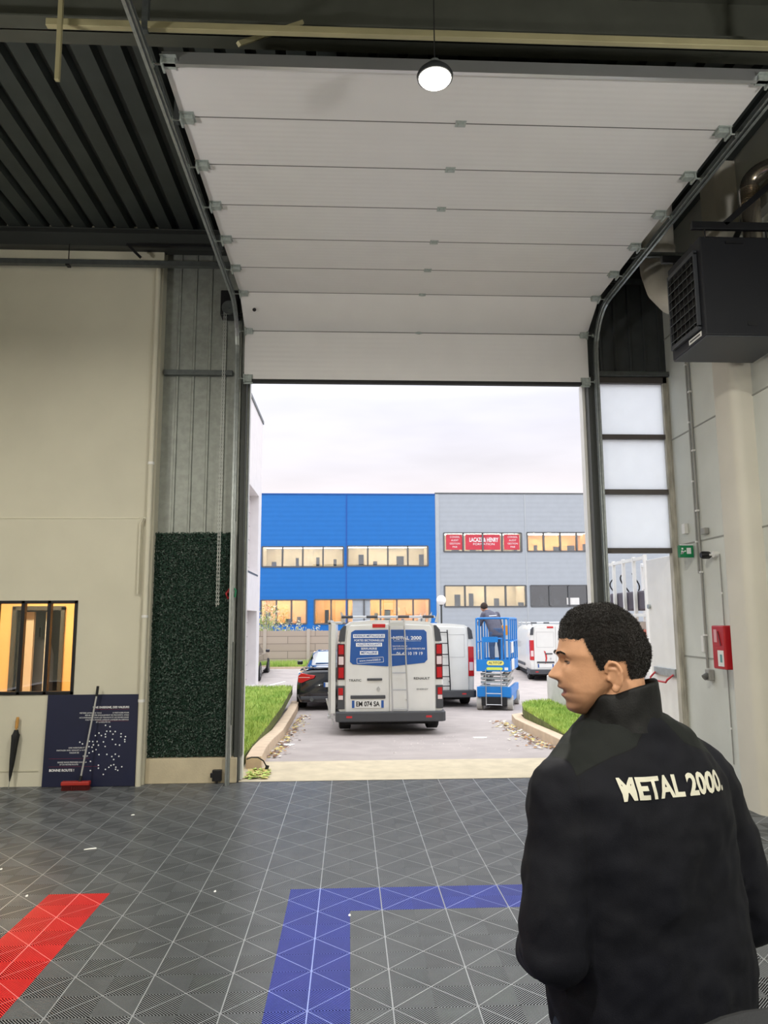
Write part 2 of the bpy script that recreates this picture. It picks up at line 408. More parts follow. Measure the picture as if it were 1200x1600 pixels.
# ================================================================ vehicle door (sectional, rolled up under the roof)
seam_m = mat('grey_panel_seam', S(104, 102, 100), .8)
hinge_m = mat('zinc_hinge', S(158, 166, 162), .4, .25, var=.15, vscale=30)
door = thing('door_1', (0.82, 8.72, 4.66), 'white sectional overhead door rolled up under the roof', 'garage door'); struct(door)
path = [(8.72, 4.66), (8.72, 5.27), (8.22, 5.54), (7.61, 5.54), (7.0, 5.54), (6.39, 5.54), (5.78, 5.54), (5.19, 5.54), (4.62, 5.54)]
DX0, DX1 = -1.27, 2.93
for i in range(8):
    a = Vector((path[i][0], path[i][1])); b = Vector((path[i + 1][0], path[i + 1][1])); L = (b - a).length
    pb_ = MB().box(0, DX1 - DX0, .004, L - .004, -.04, 0)
    ang = math.atan2(b[1] - a[1], -(b[0] - a[0]))                  # 90 deg = vertical, 0 = lying flat
    p = pb_.build('panel', door_white, door, bevel=.0015, seg=1)
    seam_ = MB().box(0, DX1 - DX0, L - .005, L + .005, -.03, .0012).build('panel_seam', seam_m, door)
    # local y runs up the door, local z points out of the room
    yv = Vector((0, b[0] - a[0], b[1] - a[1])).normalized(); xv = Vector((1, 0, 0)); zv = xv.cross(yv)
    ML = Matrix(((1, 0, 0, DX0 - .82), (0, yv[1], zv[1], a[0] - 8.72), (0, yv[2], zv[2], a[1] - 4.66), (0, 0, 0, 1)))
    p.matrix_local = ML; seam_.matrix_local = ML
MB().box(DX0 - .82, DX1 - .82, -.012, .05, -.035, .004).build('bottom_seal', black_rubber, door, bevel=.008)
MB().box(DX0 - .82, DX1 - .82, 4.60 - 8.72, 4.63 - 8.72, 5.50 - 4.66, 5.59 - 4.66).build('end_rail', alu, door)
for i in range(0, 9):
    a = Vector((0, path[i][0] - 8.72, path[i][1] - 4.66))
    prv = Vector((0, path[max(i - 1, 0)][0], path[max(i - 1, 0)][1])); nxt = Vector((0, path[min(i + 1, 8)][0], path[min(i + 1, 8)][1]))
    t = (nxt - prv).normalized(); nrm = Vector((1, 0, 0)).cross(t)
    for sx, x in ((-1, DX0 + .05), (1, DX1 - .05)):
        h = MB(); M = Matrix(((1, 0, 0, 0), (0, t[1], nrm[1], 0), (0, t[2], nrm[2], 0), (0, 0, 0, 1)))
        h.box(-.055, .055, -.06, .06, .0, .006, M=M); h.box(-.045, .045, -.035, .035, .006, .04, M=M)
        h.box(-.05 if sx < 0 else .035, -.035 if sx < 0 else .05, -.05, .05, .006, .06, M=M)
        h.cyl(tuple(M @ Vector((0, 0, .03))), tuple(M @ Vector((sx * .13, 0, .03))), .008, 8)
        h.cyl(tuple(M @ Vector((sx * .105, 0, .03))), tuple(M @ Vector((sx * .13, 0, .03))), .024, 12)
        h.build('roller_hinge', hinge_m, door, loc=(x - .82, a[1], a[2]), bevel=.002)
    if 0 < i < 8:
        h = MB(); h.box(-.04, .04, -.035, .035, 0, .006, M=M); h.box(-.02, .02, -.015, .015, .006, .016, M=M)
        h.build('centre_hinge', hinge_m, door, loc=(0.82 + .02 - .82, a[1], a[2]))
MB().cyl((0, 0, 0), (0, -.006, 0), .022, 16).build('lock_knob', black_rubber, door, loc=(-1.12 - .82, 8.40 - 8.72, 5.40 - 4.66))

def track(x, sx, label):
    r = thing('door_track', (x, 8.7, 0), label, 'door track', 'guide tracks of the vehicle door')
    P = [(8.66, 0.0), (8.66, 4.95)]
    for k in range(1, 9):
        a = PI / 2 * k / 8; P.append((8.66 - .55 * (1 - math.cos(a)), 4.95 + .55 * math.sin(a)))
    P.append((3.2, 5.50))
    def rail(off, w_, h_):
        m = MB(); rings = []
        n = len(P)
        for i, (y, z) in enumerate(P):
            y0, z0 = P[max(i - 1, 0)]; y1, z1 = P[min(i + 1, n - 1)]; t = Vector((y1 - y0, z1 - z0)).normalized(); nn = Vector((-t[1], t[0]))
            c = Vector((y, z)) + nn * off
            rings.append([(dx, (c + nn * dn)[0] - 8.7, (c + nn * dn)[1]) for dx, dn in ((-w_ / 2, -h_ / 2), (w_ / 2, -h_ / 2), (w_ / 2, h_ / 2), (-w_ / 2, h_ / 2))])
        m.loft(rings); return m
    a = rail(0, .006, .044); 
    a.build('track_web', steel_d, r).location.x = sx * .03
    rail(.022, .028, .005).build('track_lip', steel, r).location.x = sx * .012
    rail(-.022, .028, .005).build('track_lip', steel, r).location.x = sx * .012
    rail(.045, .022, .004).build('angle_rail', steel, r).location.x = sx * .028
    rail(.03, .004, .03).build('angle_rail_web', steel_d, r).location.x = sx * .038
    for y in (7.3, 5.3, 4.4):
        MB().box(-.02, .02, y - .02 - 8.7, y + .02 - 8.7, 5.56, 6.05 if y == 5.3 else 6.5).build('hanger', steel_d, r)
    return r
track(-1.325, -1, 'galvanised curved guide track on the left side of the vehicle door')
tr = track(2.985, 1, 'galvanised curved guide track on the right side of the vehicle door')
o = MB().bar((0.02, -1.4, 5.60), (.7, -1.4, 5.60), .04, .05).build('side_arm', steel_d, tr)

# ================================================================ roof steel
def ibeam(name, y, z0, z1, x0, x1, label, grp='roof steelwork', fl_=.18, m=None):
    t = MB().box(x0, x1, y - fl_ / 2, y + fl_ / 2, z0, z0 + .014).box(x0, x1, y - fl_ / 2, y + fl_ / 2, z1 - .014, z1).box(x0, x1, y - .006, y + .006, z0, z1)
    return tag(t.build(name, m or beam_m), label, 'beam')
ibeam('roof_beam', 5.02, 6.08, 6.49, -9.1, 4.0, 'deep grey steel beam crossing above the rear edge of the open door', fl_=.26)
ibeam('roof_beam', 8.68, 6.26, 6.49, -9.1, 4.0, 'dark steel beam along the top of the cream front wall', fl_=.2, m=frame_dark)
ibeam('roof_beam', 3.55, 6.2, 6.49, -3, 4.0, 'dark steel beam nearest the camera at the top edge of the picture', m=beam_m)
tag(MB().bar((-1.95, 4.4, 5.6), (4.0, 4.4, 5.6), .04, .05).build('hanger_crossbar', beige_steel, bevel=.004), 'long pale beige steel tube carrying the rear of the door tracks', 'steel bar')
tag(MB().bar((-1.835, 4.34, 5.15), (-1.85, 4.34, 6.49), .025, .03).build('hanger_post', beige_steel, bevel=.003), 'short beige steel post hanging from the roof at upper left', 'steel post')
tag(MB().bar((-.75, 4.55, 5.62), (-.35, 4.9, 6.1), .03, .03).build('diagonal_brace', beige_steel), 'short beige diagonal brace behind the long steel tube', 'brace')
# cable tray along the cream wall
ct = thing('cable_tray', (-5.5, 8.55, 6.02), 'dark cable tray hanging in front of the top of the cream wall', 'cable tray')
m = MB().box(0, 4.15, -.03, .03, -.03, -.024).box(0, 4.15, -.035, -.03, -.03, .03).box(0, 4.15, .03, .035, -.03, .03)
m.build('tray', steel_d, ct)
m = MB()
for k in range(4): m.tube([(x, -.02 + k * .012, -.01 + .008 * math.sin(x * 3 + k)) for x in np.linspace(0, 4.15, 20)], .008, 6)
m.build('cables', black_rubber, ct)
for x in (2.15, .3): MB().cyl((x, 0, -.03), (x, 0, .24), .006, 8).box(x - .02, x + .02, -.04, .04, -.045, -.03).build('hanging_rod', black_metal, ct)
tag(MB().bar((-2.62, 8.47, 6.2), (-2.48, 8.47, 6.06), .02, .03).box(-2.65, -1.6, 8.45, 8.49, 6.2, 6.23).build('angle_bracket', black_metal), 'black angle bracket at the top right corner of the cream wall', 'bracket')
# rails across the sheet claddings
tag(MB().box(-2.25, -1.42, 8.80, 8.87, 4.74, 4.80).build('cladding_rail', steel_d, bevel=.004), 'grey horizontal rail across the galvanised sheet left of the door', 'rail')
tag(MB().box(3.06, 3.97, 8.80, 8.87, 4.78, 4.84).build('cladding_rail', steel_d, bevel=.004), 'grey horizontal rail above the glazed strip right of the door', 'rail')
tag(MB().box(3.1, 3.97, 8.80, 8.87, 6.0, 6.06).build('cladding_rail', steel_d, bevel=.004), 'grey horizontal rail high on the dark sheet beside the heater', 'rail')
# drain pipe at the edge of the cream wall
dp = thing('drain_pipe', (-2.315, 8.665, 0), 'cream painted pipe running up the right edge of the cream wall', 'pipe')
MB().cyl((0, 0, 0), (0, 0, 6.1), .032, 14).build('pipe', white_paint, dp, smooth='auto')
for z in (.9, 1.83, 3.6): MB().cyl((0, 0, z), (0, 0, z + .03), .037, 14).build('clip', white_pl, dp)
MB().tube([(0, 0, 2.95), (-.06, 0, 2.98), (-.1, .02, 2.9), (-.1, .02, 2.1)], .015, 8).build('branch_pipe', white_paint, dp)

# ================================================================ glazed strip right of the door
wn = thing('window_2', (3.5, 8.9, 0), 'tall strip of opal panes in a dark frame right of the vehicle door', 'window'); struct(wn)
f = MB()
zc = [4.74, 4.02, 3.33, 2.61]
f.box(-.45, -.43, -.05, .05, 0, 4.78).box(-.45, .46, -.05, .05, 4.70, 4.78)
for z in zc[1:]: f.box(-.45, .46, -.04, .05, z - .03, z + .03)
f.build('window_frame', mat('brown_grey_rail', S(84, 78, 76), .5), wn, bevel=.004)
MB().box(.405, .49, -.05, .05, 0, 4.78).box(.44, .46, -.06, -.05, 0, 4.7).build('window_post', mat('weathered_post', S(176, 172, 160), .7, var=.25, vscale=7, stretch=(3, 3, .6)), wn, bevel=.004)
for a, b in zip(zc, zc[1:]): MB().box(-.43, .405, .0, .012, b + .03, a - .03).build('pane', opal, wn)
ed = thing('door_2', (3.93, 8.95, 0), 'white metal emergency door standing open outward with a red push bar', 'exit door'); struct(ed)
MB().box(0, .045, 0, .80, .04, 2.56).build('door_leaf', white_pl, ed, bevel=.006)
pbar = MB().box(-.03, 0, .03, .66, 1.09, 1.19).build('push_bar_case', steel, ed, bevel=.006)
MB().tube([(-.03, .08, 1.12), (-.10, .10, 1.06), (-.11, .12, 1.03), (-.11, .58, 1.03), (-.10, .60, 1.06), (-.03, .62, 1.12)], .012, 8).build('push_bar', red_pl, pbar, smooth='auto')
MB().cyl((-.03, .74, 1.95), (0, .74, 1.95), .03, 12).build('door_stop', steel, ed)
# ================================================================ office behind the inside window
ow = thing('window_1', (-3.085, 8.72, .985), 'black framed inside window looking into a lit yellow office', 'window'); struct(ow)
f = MB()
f.box(-2.27, 0, -.015, .05, 0, .035).box(-2.27, 0, -.015, .05, 1.01, 1.045).box(-.035, 0, -.015, .05, 0, 1.045).box(-2.27, -2.235, -.015, .05, 0, 1.045)
for x in (-.315, -.605, -.895, -1.185, -1.475, -1.765, -2.05): f.box(x - .02, x + .02, -.015, .05, 0, 1.045)
f.build('window_frame', black_metal, ow, bevel=.003)
for x in (0, -.315, -.605, -.895): MB().box(x - (.295 if x == 0 else .27), x - .02, .02, .025, .035, 1.01).build('pane', glass_c, ow)
yellow = mat('warm_yellow_wall', S(238, 196, 128), .8)
om = MB(); om.box(-6.1, -2.9, 8.93, 11.1, -.05, 0).box(-6.1, -2.9, 8.93, 11.1, 2.6, 2.7).box(-6.1, -6.0, 8.93, 11.1, 0, 2.6).box(-3.0, -2.9, 8.93, 11.1, 0, 2.6)
wall_holes(om, -6, -3, 0, 2.6, [(-4.74, -4.11, 0, 1.95)], 11.0, 11.1)
struct(om.build('wall_office', yellow), 'yellow office walls behind the inside window', 'wall')
om = MB().box(-5.6, -3.2, 12.4, 12.5, 0, 2.6).box(-5.6, -5.5, 11.1, 12.4, 0, 2.6).box(-3.2, -3.1, 11.1, 12.4, 0, 2.6).box(-5.6, -3.1, 11.1, 12.5, 2.5, 2.6).box(-5.6, -3.1, 11.1, 12.5, -.05, 0)
struct(om.build('wall_corridor', mat('grey_wall', S(120, 118, 122), .8)))
dfm = MB().box(-4.79, -4.74, 10.95, 11.12, 0, 2.0).box(-4.11, -4.06, 10.95, 11.12, 0, 2.0).box(-4.79, -4.06, 10.95, 11.12, 1.95, 2.01)
struct(dfm.build('door_3', frame_dark, bevel=.004), 'dark inner doorway at the back of the yellow office', 'doorway')
tag(MB().box(-4.72, -4.58, 11.2, 11.26, 0, 1.93).build('door_blind', mat('cream_blind', S(225, 205, 180), .8)), 'cream vertical strip seen in the left half of the office doorway', 'blind')
tag(MB().box(-4.41, -4.37, 11.2, 11.26, 0, 1.93).build('door_edge', white_pl), 'white door edge seen in the right half of the office doorway', 'door edge')
cb = thing('coat', (-4.72, 11.8, 0), 'grey coat hanging on a stand beyond the office doorway', 'coat')
MB().loft([[(x * k, y * k * .6, z) for x, y in [(math.cos(a) * .2, math.sin(a) * .2) for a in np.linspace(0, 2 * PI, 12, endpoint=False)]] for z, k in ((.5, 1.2), (.9, 1.15), (1.3, 1.1), (1.5, .8), (1.56, .3))]).build('cloth', mat('grey_coat_cloth', S(92, 90, 98), .9), cb, smooth='auto')
MB().cyl((0, 0, 0), (0, 0, 1.7), .015).cyl((0, 0, 0), (0, 0, .03), .18).build('stand', black_metal, cb)
ol = thing('office_lamp', (-4.3, 9.9, 2.55), 'flat ceiling lamp of the yellow office', 'lamp')
MB().box(-.3, .3, -.15, .15, 0, .04).build('lamp_housing', white_pl, ol)
la = bpy.data.lights.new('office_light', 'AREA'); la.shape = 'RECTANGLE'; la.size = .55; la.size_y = .28; la.energy = ROOM_W; la.color = (1, .78, .48)
lo = bpy.data.objects.new('office_light', la); COL.objects.link(lo); lo.parent = ol; lo.location = (0, 0, -.02)

# ================================================================ lamps
lamp_em = bpy.data.materials.new('lit_lamp_lens'); lamp_em.use_nodes = True
b_ = lamp_em.node_tree.nodes['Principled BSDF']; b_.inputs['Emission Color'].default_value = (1, .95, .78, 1); b_.inputs['Emission Strength'].default_value = 9; b_.inputs['Base Color'].default_value = (1, 1, .95, 1)
lamp_alu = mat('lamp_heat_sink', S(60, 62, 66), .5, .4)
hb = thing('high_bay_lamp', (.51, 4.08, 5.02), 'round high bay lamp shining in front of the open door panels', 'lamp', 'high bay lamps')
MB().tube([(0, 0, .012), (0, 0, .03), (0, 0, .05), (0, 0, .09), (0, 0, .10)], [.106, .11, .10, .06, .045], 32).build('lamp_housing', lamp_alu, hb, smooth='auto')
MB().tube([(0, 0, -.012), (0, 0, 0), (0, 0, .012)], [.06, .090, .098], 32).build('lamp_lens', lamp_em, hb, smooth='auto')
MB().cyl((0, 0, .1), (0, 0, 1.44), .004, 6).build('cable', black_rubber, hb)
MB().tube([(0, 0, .1), (0, 0, .13)], [.03, .03], 12).build('canopy_ring', steel, hb)
ld = bpy.data.lights.new('lamp_light', 'AREA'); ld.shape = 'DISK'; ld.size = .2; ld.energy = LAMP_W; ld.color = LAMP_C
lo = bpy.data.objects.new('lamp_light', ld); COL.objects.link(lo); lo.parent = hb; lo.location = (0, 0, -.02)
for i, (x, y) in enumerate(((-4.6, 4.6), (-1.6, -.6), (2.6, -1.2), (-6.4, -.2), (-3.4, -4.0), (2.0, -4.2))):  # unseen copies of the lamp, added to raise the interior brightness
    c = copy_tree(hb); c.location = (x, y, 5.2)
    c['label'] = ['added round high bay lamp over the left bay, out of the picture', 'added round high bay lamp just behind the camera on the left', 'added round high bay lamp just behind the camera on the right', 'added round high bay lamp at far left behind the camera', 'added round high bay lamp near the back wall on the left', 'added round high bay lamp near the back wall on the right'][i]

for i, (x, y, rz_) in enumerate(((-4.6, 2.6, -48), (3.5, .3, 16))):  # unseen lamps on poles, added to brighten the raised door panels
    fd = thing('fill_lamp', (x, y, 2.9), ('added fill lamp on a pole out of the picture on the left', 'added fill lamp on a pole by the side wall, out of the picture')[i], 'fill_lamp', 'added fill lamps outside the picture')
    hz = MB().box(-.25, .25, -.08, .0, -.15, .15).build('lamp_housing', lamp_alu, fd, bevel=.01); hz.rotation_euler = (math.radians(40), 0, math.radians(rz_))
    MB().cyl((0, -.1, -2.9), (0, -.1, .0), .03, 12).build('pole', black_metal, fd)
    la = bpy.data.lights.new('fill_light', 'AREA'); la.shape = 'RECTANGLE'; la.size = .45; la.size_y = .26; la.energy = FILL_W; la.color = (1, .97, .93); la.spread = math.radians(100)
    lo = bpy.data.objects.new('fill_light', la); COL.objects.link(lo); lo.parent = fd; lo.location = (0, .04, 0)
    lo.rotation_euler = (math.radians(90 + 36), 0, math.radians(rz_))
# ================================================================ hedge panel of artificial leaves
hp = thing('hedge_panel', (-1.80, 8.835, .28), 'tall dark green artificial hedge panel standing on the concrete plinth', 'hedge panel')
MB().box(-.485, .435, 0, .03, 0, 2.53).build('backing', mat('dark_green_mat', S(14, 34, 24), .9), hp)
leaf1 = mat('artificial_leaf', S(30, 58, 46), .45, var=.5, vscale=40)
mb = MB(); rnd = random.Random(3)
for i in range(22000):
    x = rnd.uniform(-.49, .44); z = rnd.uniform(0, 2.54); y = -rnd.uniform(0, .045); s = rnd.uniform(.008, .016)
    a = rnd.uniform(0, 2 * PI); t = rnd.uniform(-.9, .9); u = Vector((math.cos(a), math.sin(t) * .8, math.sin(a))).normalized(); v = Vector((-math.sin(a), rnd.uniform(-.8, .2), math.cos(a))).normalized()
    p = Vector((x, y, z)); k = len(mb.v)
    mb.v += [tuple(p - u * s), tuple(p + v * s * .55), tuple(p + u * s), tuple(p - v * s * .55)]; mb.f.append((k, k + 1, k + 2, k + 3)); mb.mi.append(0)
me = bpy.data.meshes.new('foliage'); me.from_pydata(mb.v, [], mb.f); me.materials.append(leaf1); o = bpy.data.objects.new('foliage', me); COL.objects.link(o); o.parent = hp; o['kind'] = 'stuff'

# ================================================================ chain hoist of the door
ch = thing('chain_hoist', (-1.47, 8.72, 5.45), 'black chain hoist with a long hand chain beside the left door track', 'chain hoist')
MB().box(-.09, .12, -.08, .10, -.02, .30).box(-.05, .10, -.1, -.08, .02, .2).build('gear_case', black_metal, ch, bevel=.01)
MB().cyl((0.02, -.13, .06), (.02, -.09, .06), .085, 20).cyl((.02, -.14, .06), (.02, -.08, .06), .02, 10).build('chain_wheel', steel_d, ch)
MB().box(-.02, .0, -.115, -.1, .0, .03).build('bolt_head', steel, ch); MB().box(.07, .09, -.115, -.1, .0, .03).build('bolt_head', steel, ch)
MB().box(.12, .32, -.03, 0, .0, .035).build('bearing_arm', black_metal, ch)
def chain(x, z0, z1, m):
    z = z1; k = 0
    while z > z0:
        c = Vector((x, -.12, z)); pts = []
        for i in range(9):
            a = 2 * PI * i / 8; dx = .007 * math.cos(a); dz = .014 * math.sin(a)
            pts.append(c + (Vector((dx, 0, dz)) if k % 2 == 0 else Vector((0, dx, dz))))
        m.tube(pts, .0028, 5, cap=False); z -= .023; k += 1
    return m
m = chain(-.035, -3.5, .03, MB()); m.build('hand_chain', mat('bright_chain', S(205, 208, 204), .35, .5), ch)
m = chain(-.012, -3.48, .03, MB()); m.build('hand_chain', bpy.data.materials['bright_chain'], ch)

# thin white conduit + pull handle near hedge
cd = thing('conduit_strip', (-1.345, 8.80, 0), 'slim white conduit strip along the right edge of the hedge panel', 'conduit')
MB().box(-.012, .012, -.012, .012, 1.55, 2.95).build('strip', white_pl, cd, bevel=.002); MB().box(-.012, .012, -.012, .012, .05, .62).build('strip', white_pl, cd, bevel=.002)
tag(MB().tube([(-1.38, 8.76, 2.16), (-1.42, 8.74, 2.10), (-1.40, 8.74, 2.05), (-1.35, 8.74, 2.07), (-1.36, 8.76, 2.14)], .014, 8).build('cord_knot', red_pl, smooth='auto'), 'small red cord knot tied at the left door track', 'cord')
tag(MB().tube([(-1.36, 8.76, 2.18), (-1.31, 8.74, 2.14), (-1.32, 8.74, 2.06)], .012, 8).build('cord_knot', mat('green_cord', S(40, 130, 90), .6), smooth='auto'), 'small green cord beside the red cord knot', 'cord')
dv = thing('floor_sensor', (-1.47, 8.73, 0), 'small black device standing at the foot of the left door track', 'sensor')
MB().box(-.05, .05, -.03, .03, .03, .15).box(-.07, -.03, -.035, .0, .07, .12).build('sensor_body', black_metal, dv, bevel=.006)
MB().box(-.012, .012, -.012, .012, 0, .03).build('foot', black_metal, dv)

# ================================================================ board leaning on the cream wall
bd = thing('display_board', (-2.852, 8.655, 0), 'large navy printed board leaning on the cream wall under the window', 'board')
navy = mat('navy_board_print', S(20, 26, 58), .45, var=.12, vscale=2)
M = Matrix.Rotation(math.radians(-2.2), 4, 'X')
MB().box(-.5, .5, 0, .012, .005, .985, M=M).build('panel', navy, bd, bevel=.001)
def bt(s, x, z, size, al, m=text_white, **k):
    return text(s, size, m, M @ Vector((x, -.002, z)), bd, 'printed_text', M=M @ Matrix.Rotation(PI / 2, 4, 'X'), align=al, **k)
bt('UNE ENSEIGNE, DES VALEURS', .40, .845, .030, 'RIGHT', bold=.0008)
for i, (s, z) in enumerate((('A PARTAGER POUR', .785), ('SERVIR NOTRE ENGAGEMENT DE PROXIMITE, VOUS', .760), ('ACCOMPAGNER DANS LES TRAVAUX ET LES ENVIES DANS', .735), ('TOUTE LA FRANCE, JUSQU\'A L\'ATELIER DU SERVICE', .710), ('ET LA ROUTE DE', .685))):
    bt(s, .40 if i < 4 else .2, z, .0205, 'RIGHT')
bt('METIERS AVANT DE TOUS', .10, .785, .0205, 'RIGHT')
for i, (s, z) in enumerate((('UNE AVENTURE ET LA', .415), ('PARTAGER AVEC VOUS ET A VOTRE', .388), ('VALEUR DE', .362), ('SUIVEZ NOUS PREPARER DANS LA', .262), ('ET DE NOTRE ROUTE', .238))): bt(s, -.03 if i in (0, 1, 3) else -.12, z, .0205, 'RIGHT')
bt('RTOP', -.02, .325, .022, 'RIGHT')
bt('BONNE ROUTE !', -.43, .178, .036, 'LEFT', bold=.001)
red_line = mat('dark_red_print', S(120, 34, 60), .5)
for x0, x1, z in ((.0, .40, .822), (.05, .40, .695), (-.44, .0, .30), (-.44, .1, .215)): MB().box(x0, x1, -.0012, .0, z, z + .003, M=M).build('printed_rule', red_line, bd)
dots = [(737,424),(787,439),(754,489),(793,490),(848,494),(670,508),(741,521),(825,522),(914,519),(632,536),(698,536),(744,551),(914,551),(964,551),(822,580),(958,583),(466,606),(570,598),(607,601),(655,601),(725,606),(960,606),(496,625),(616,637),(672,641),(860,636),(904,643),(543,653),(569,656),(603,663),(746,656),(649,690),(613,708),(575,724),(684,745),(770,743),(863,742),(826,767),(903,766),(848,800),(595,817),(685,860),(822,864),(852,856),(687,892),(800,884),(877,884),(941,880),(600,916),(764,906),(875,906),(900,918),(744,960)]
for px, py in dots:
    x = (px - 80) / 1010 - .5; z = (1095 - py) / 1010 * .98
    MB().cyl(tuple(M @ Vector((x, .001, z))), tuple(M @ Vector((x, -.0015, z))), .008, 10).build('map_dot', text_white, bd)

# broom
br = thing('broom', (-2.93, 8.50, 0), 'red push broom with a thin pale handle leaning on the navy board', 'broom', rz=0)
MB().box(-.15, .15, -.035, .035, .055, .095).build('broom_head', mat('red_broom_wood', S(168, 44, 36), .5), br, bevel=.008)
m = MB(); rnd = random.Random(5)
for i in range(520):
    x = rnd.uniform(-.145, .145); y = rnd.uniform(-.03, .03); m.cyl((x, y, .056), (x + rnd.uniform(-.008, .008), y + rnd.uniform(-.01, .01), .002), .0016, 4)
o = m.build('bristles', mat('dark_red_bristle', S(96, 24, 24), .8), br); o['kind'] = 'stuff'
MB().cyl((0.04, 0, .09), (.05, .01, .15), .016, 10).build('socket', black_metal, br)
hd = MB().cyl((0.045, .005, .12), (.135, .14, 1.02), .010, 10).build('handle', mat('pale_grey_handle', S(176, 176, 176), .4, .3), br, smooth='auto')
MB().cyl((.130, .133, .97), (.137, .142, 1.08), .014, 10).build('grip', black_rubber, hd, smooth='auto')
# umbrella
um = thing('umbrella', (-3.675, 8.62, 0), 'closed black umbrella with a wooden handle leaning upright on the cream wall', 'umbrella')
prof = [(.075, .004), (.14, .014), (.3, .026), (.45, .032), (.52, .036), (.56, .040), (.575, .030), (.60, .022), (.615, .018)]
m = MB(); rings = []
lean = lambda z: (.03 * z / .8 - .012, .06 * z / .8)
for z, r in prof:
    rings.append([(lean(z)[0] + math.cos(a) * r * (1 + .18 * math.sin(a * 5)), lean(z)[1] + math.sin(a) * r * (1 + .18 * math.sin(a * 5)), z) for a in np.linspace(0, 2 * PI, 30, endpoint=False)])
m.loft(rings).build('canopy', mat('black_umbrella_cloth', S(16, 17, 20), .7), um, smooth='auto')
MB().cyl((*lean(0), .001), (*lean(.09), .09), .004, 8).build('tip', steel, um)
MB().cyl((*lean(.61), .61), (*lean(.64), .64), .010, 8).tube([(*lean(.63), .63), (*lean(.70), .70), (*lean(.75), .75)], [.016, .018, .015], 12).build('handle', mat('light_wood', S(192, 142, 72), .5, var=.2, vscale=20, stretch=(8, 8, 1)), um, smooth='auto')

# ================================================================ heater
ht = thing('unit_heater', (3.44, 6.45, 4.25), 'large black unit heater hung high on the right side wall', 'heater')
cs = MB().box(-.33, .46, -.34, .34, .0, .92).build('casing', heater_black, ht, bevel=.012)
MB().box(-.325, .455, -.335, .335, -.012, .001).build('bottom_tray', heater_under, ht, bevel=.006)
MB().box(-.10, .06, -.352, -.34, .85, .87).build('top_slot', black_metal, ht)
MB().box(.05, .13, -.346, -.34, .09, .12).build('slot', black_metal, ht)
g = MB(); g.box(-.365, -.33, -.27, -.25, .1, .80).box(-.365, -.33, .27, .29, .1, .80).box(-.365, -.33, -.27, .29, .78, .82).box(-.365, -.33, -.27, .29, .08, .12)
g.build('grille_frame', heater_under, ht, bevel=.004)
MB().box(-.333, -.330, -.25, .27, .12, .78).build('grille_recess', mat('grille_dark', S(8, 8, 10), .8), ht)
for k in range(8):
    z = .16 + k * .08
    MB().box(-.02, .02, -.25, .27, -.002, .002, M=Matrix.Rotation(math.radians(-35), 4, 'Y')).build('louvre', steel_d if k % 2 == 0 else frame_dark, ht, loc=(-.352, 0, z))
for k in range(6): MB().box(-.362, -.358, -.2 + k * .085, -.196 + k * .085, .12, .78).build('louvre_wire', frame_dark, ht)
lb = MB().box(-.334, -.330, -.26, -.02, .02, .065).build('maker_label', white_pl, ht)
m = MB(); m.box(-.335, -.3345, -.24, -.04, .035, .05); m.build('label_print', text_dark, lb)
for y, x in ((-.34, -.1), (.30, .25)):
    br_ = MB().box(-.40, .52, y - .02, y + .02, .98, 1.05).bar((x, y, 1.03), (.5, y, 1.55), .04, .05)
    for x2 in (-.28, .28): br_.cyl((x2, y, .9), (x2, y, 1.0), .008, 8)
    br_.build('support_bracket', black_metal, ht, bevel=.003)

# flue and ducts
fm = mat('white_duct', S(196, 192, 182), .5, .1); cm = mat('bright_flue_steel', S(190, 180, 165), .22, .9)
du = thing('air_duct', (3.50, 7.9, 0), 'wide cream air duct rising behind the black heater', 'duct')
def arc(c, r, a0, a1, n=10, pl='YZ'):
    return [(c[0], c[1] + r * math.cos(a), c[2] + r * math.sin(a)) if pl == 'YZ' else (c[0] + r * math.cos(a), c[1], c[2] + r * math.sin(a)) for a in np.linspace(a0, a1, n)]
MB().tube([(-.05, -1.0, 5.0), (-.05, -.75, 5.05), (-.03, -.45, 5.2), (0, -.18, 5.45), (0, -.04, 5.72), (0, 0, 6.0), (0, 0, 6.48)], [.12, .14, .18, .2, .2, .2, .2], 24).build('duct', fm, du, smooth='auto')
MB().cyl((0, 0, 5.95), (0, 0, 5.98), .21, 24).build('joint_ring', fm, du)
fx = thing('flue_pipe', (3.74, 6.35, 5.3), 'shiny flexible metal flue with an elbow above the heater', 'flue pipe')
MB().cyl((0, 0, -.12), (0, 0, .35), .085, 20).build('flue', cm, fx, smooth='auto')
pts = []; rr = []
for k in range(40): pts.append((0, 0, .33 + k * .004)); rr.append(.085 + (.006 if k % 4 < 2 else -.004))
MB().tube(pts, rr, 20).build('flexible_sleeve', cm, fx, smooth='auto')
MB().tube([(0, 0, .48)] + [(.12 - .12 * math.cos(a), -.12 + .12 * math.cos(a), .50 + .12 * math.sin(a)) for a in np.linspace(.1, PI / 2, 8)] + [(.2, -.22, .62)], .08, 20).build('elbow', cm, fx, smooth='auto')
tag(MB().box(3.88, 3.975, .5, 6.9, 5.62, 5.72).box(3.93, 3.975, .5, 6.9, 5.72, 5.9).build('wall_trunking', mat('grey_trunking', S(140, 140, 132), .5), bevel=.004), 'grey trunking running along the top of the side wall', 'trunking')

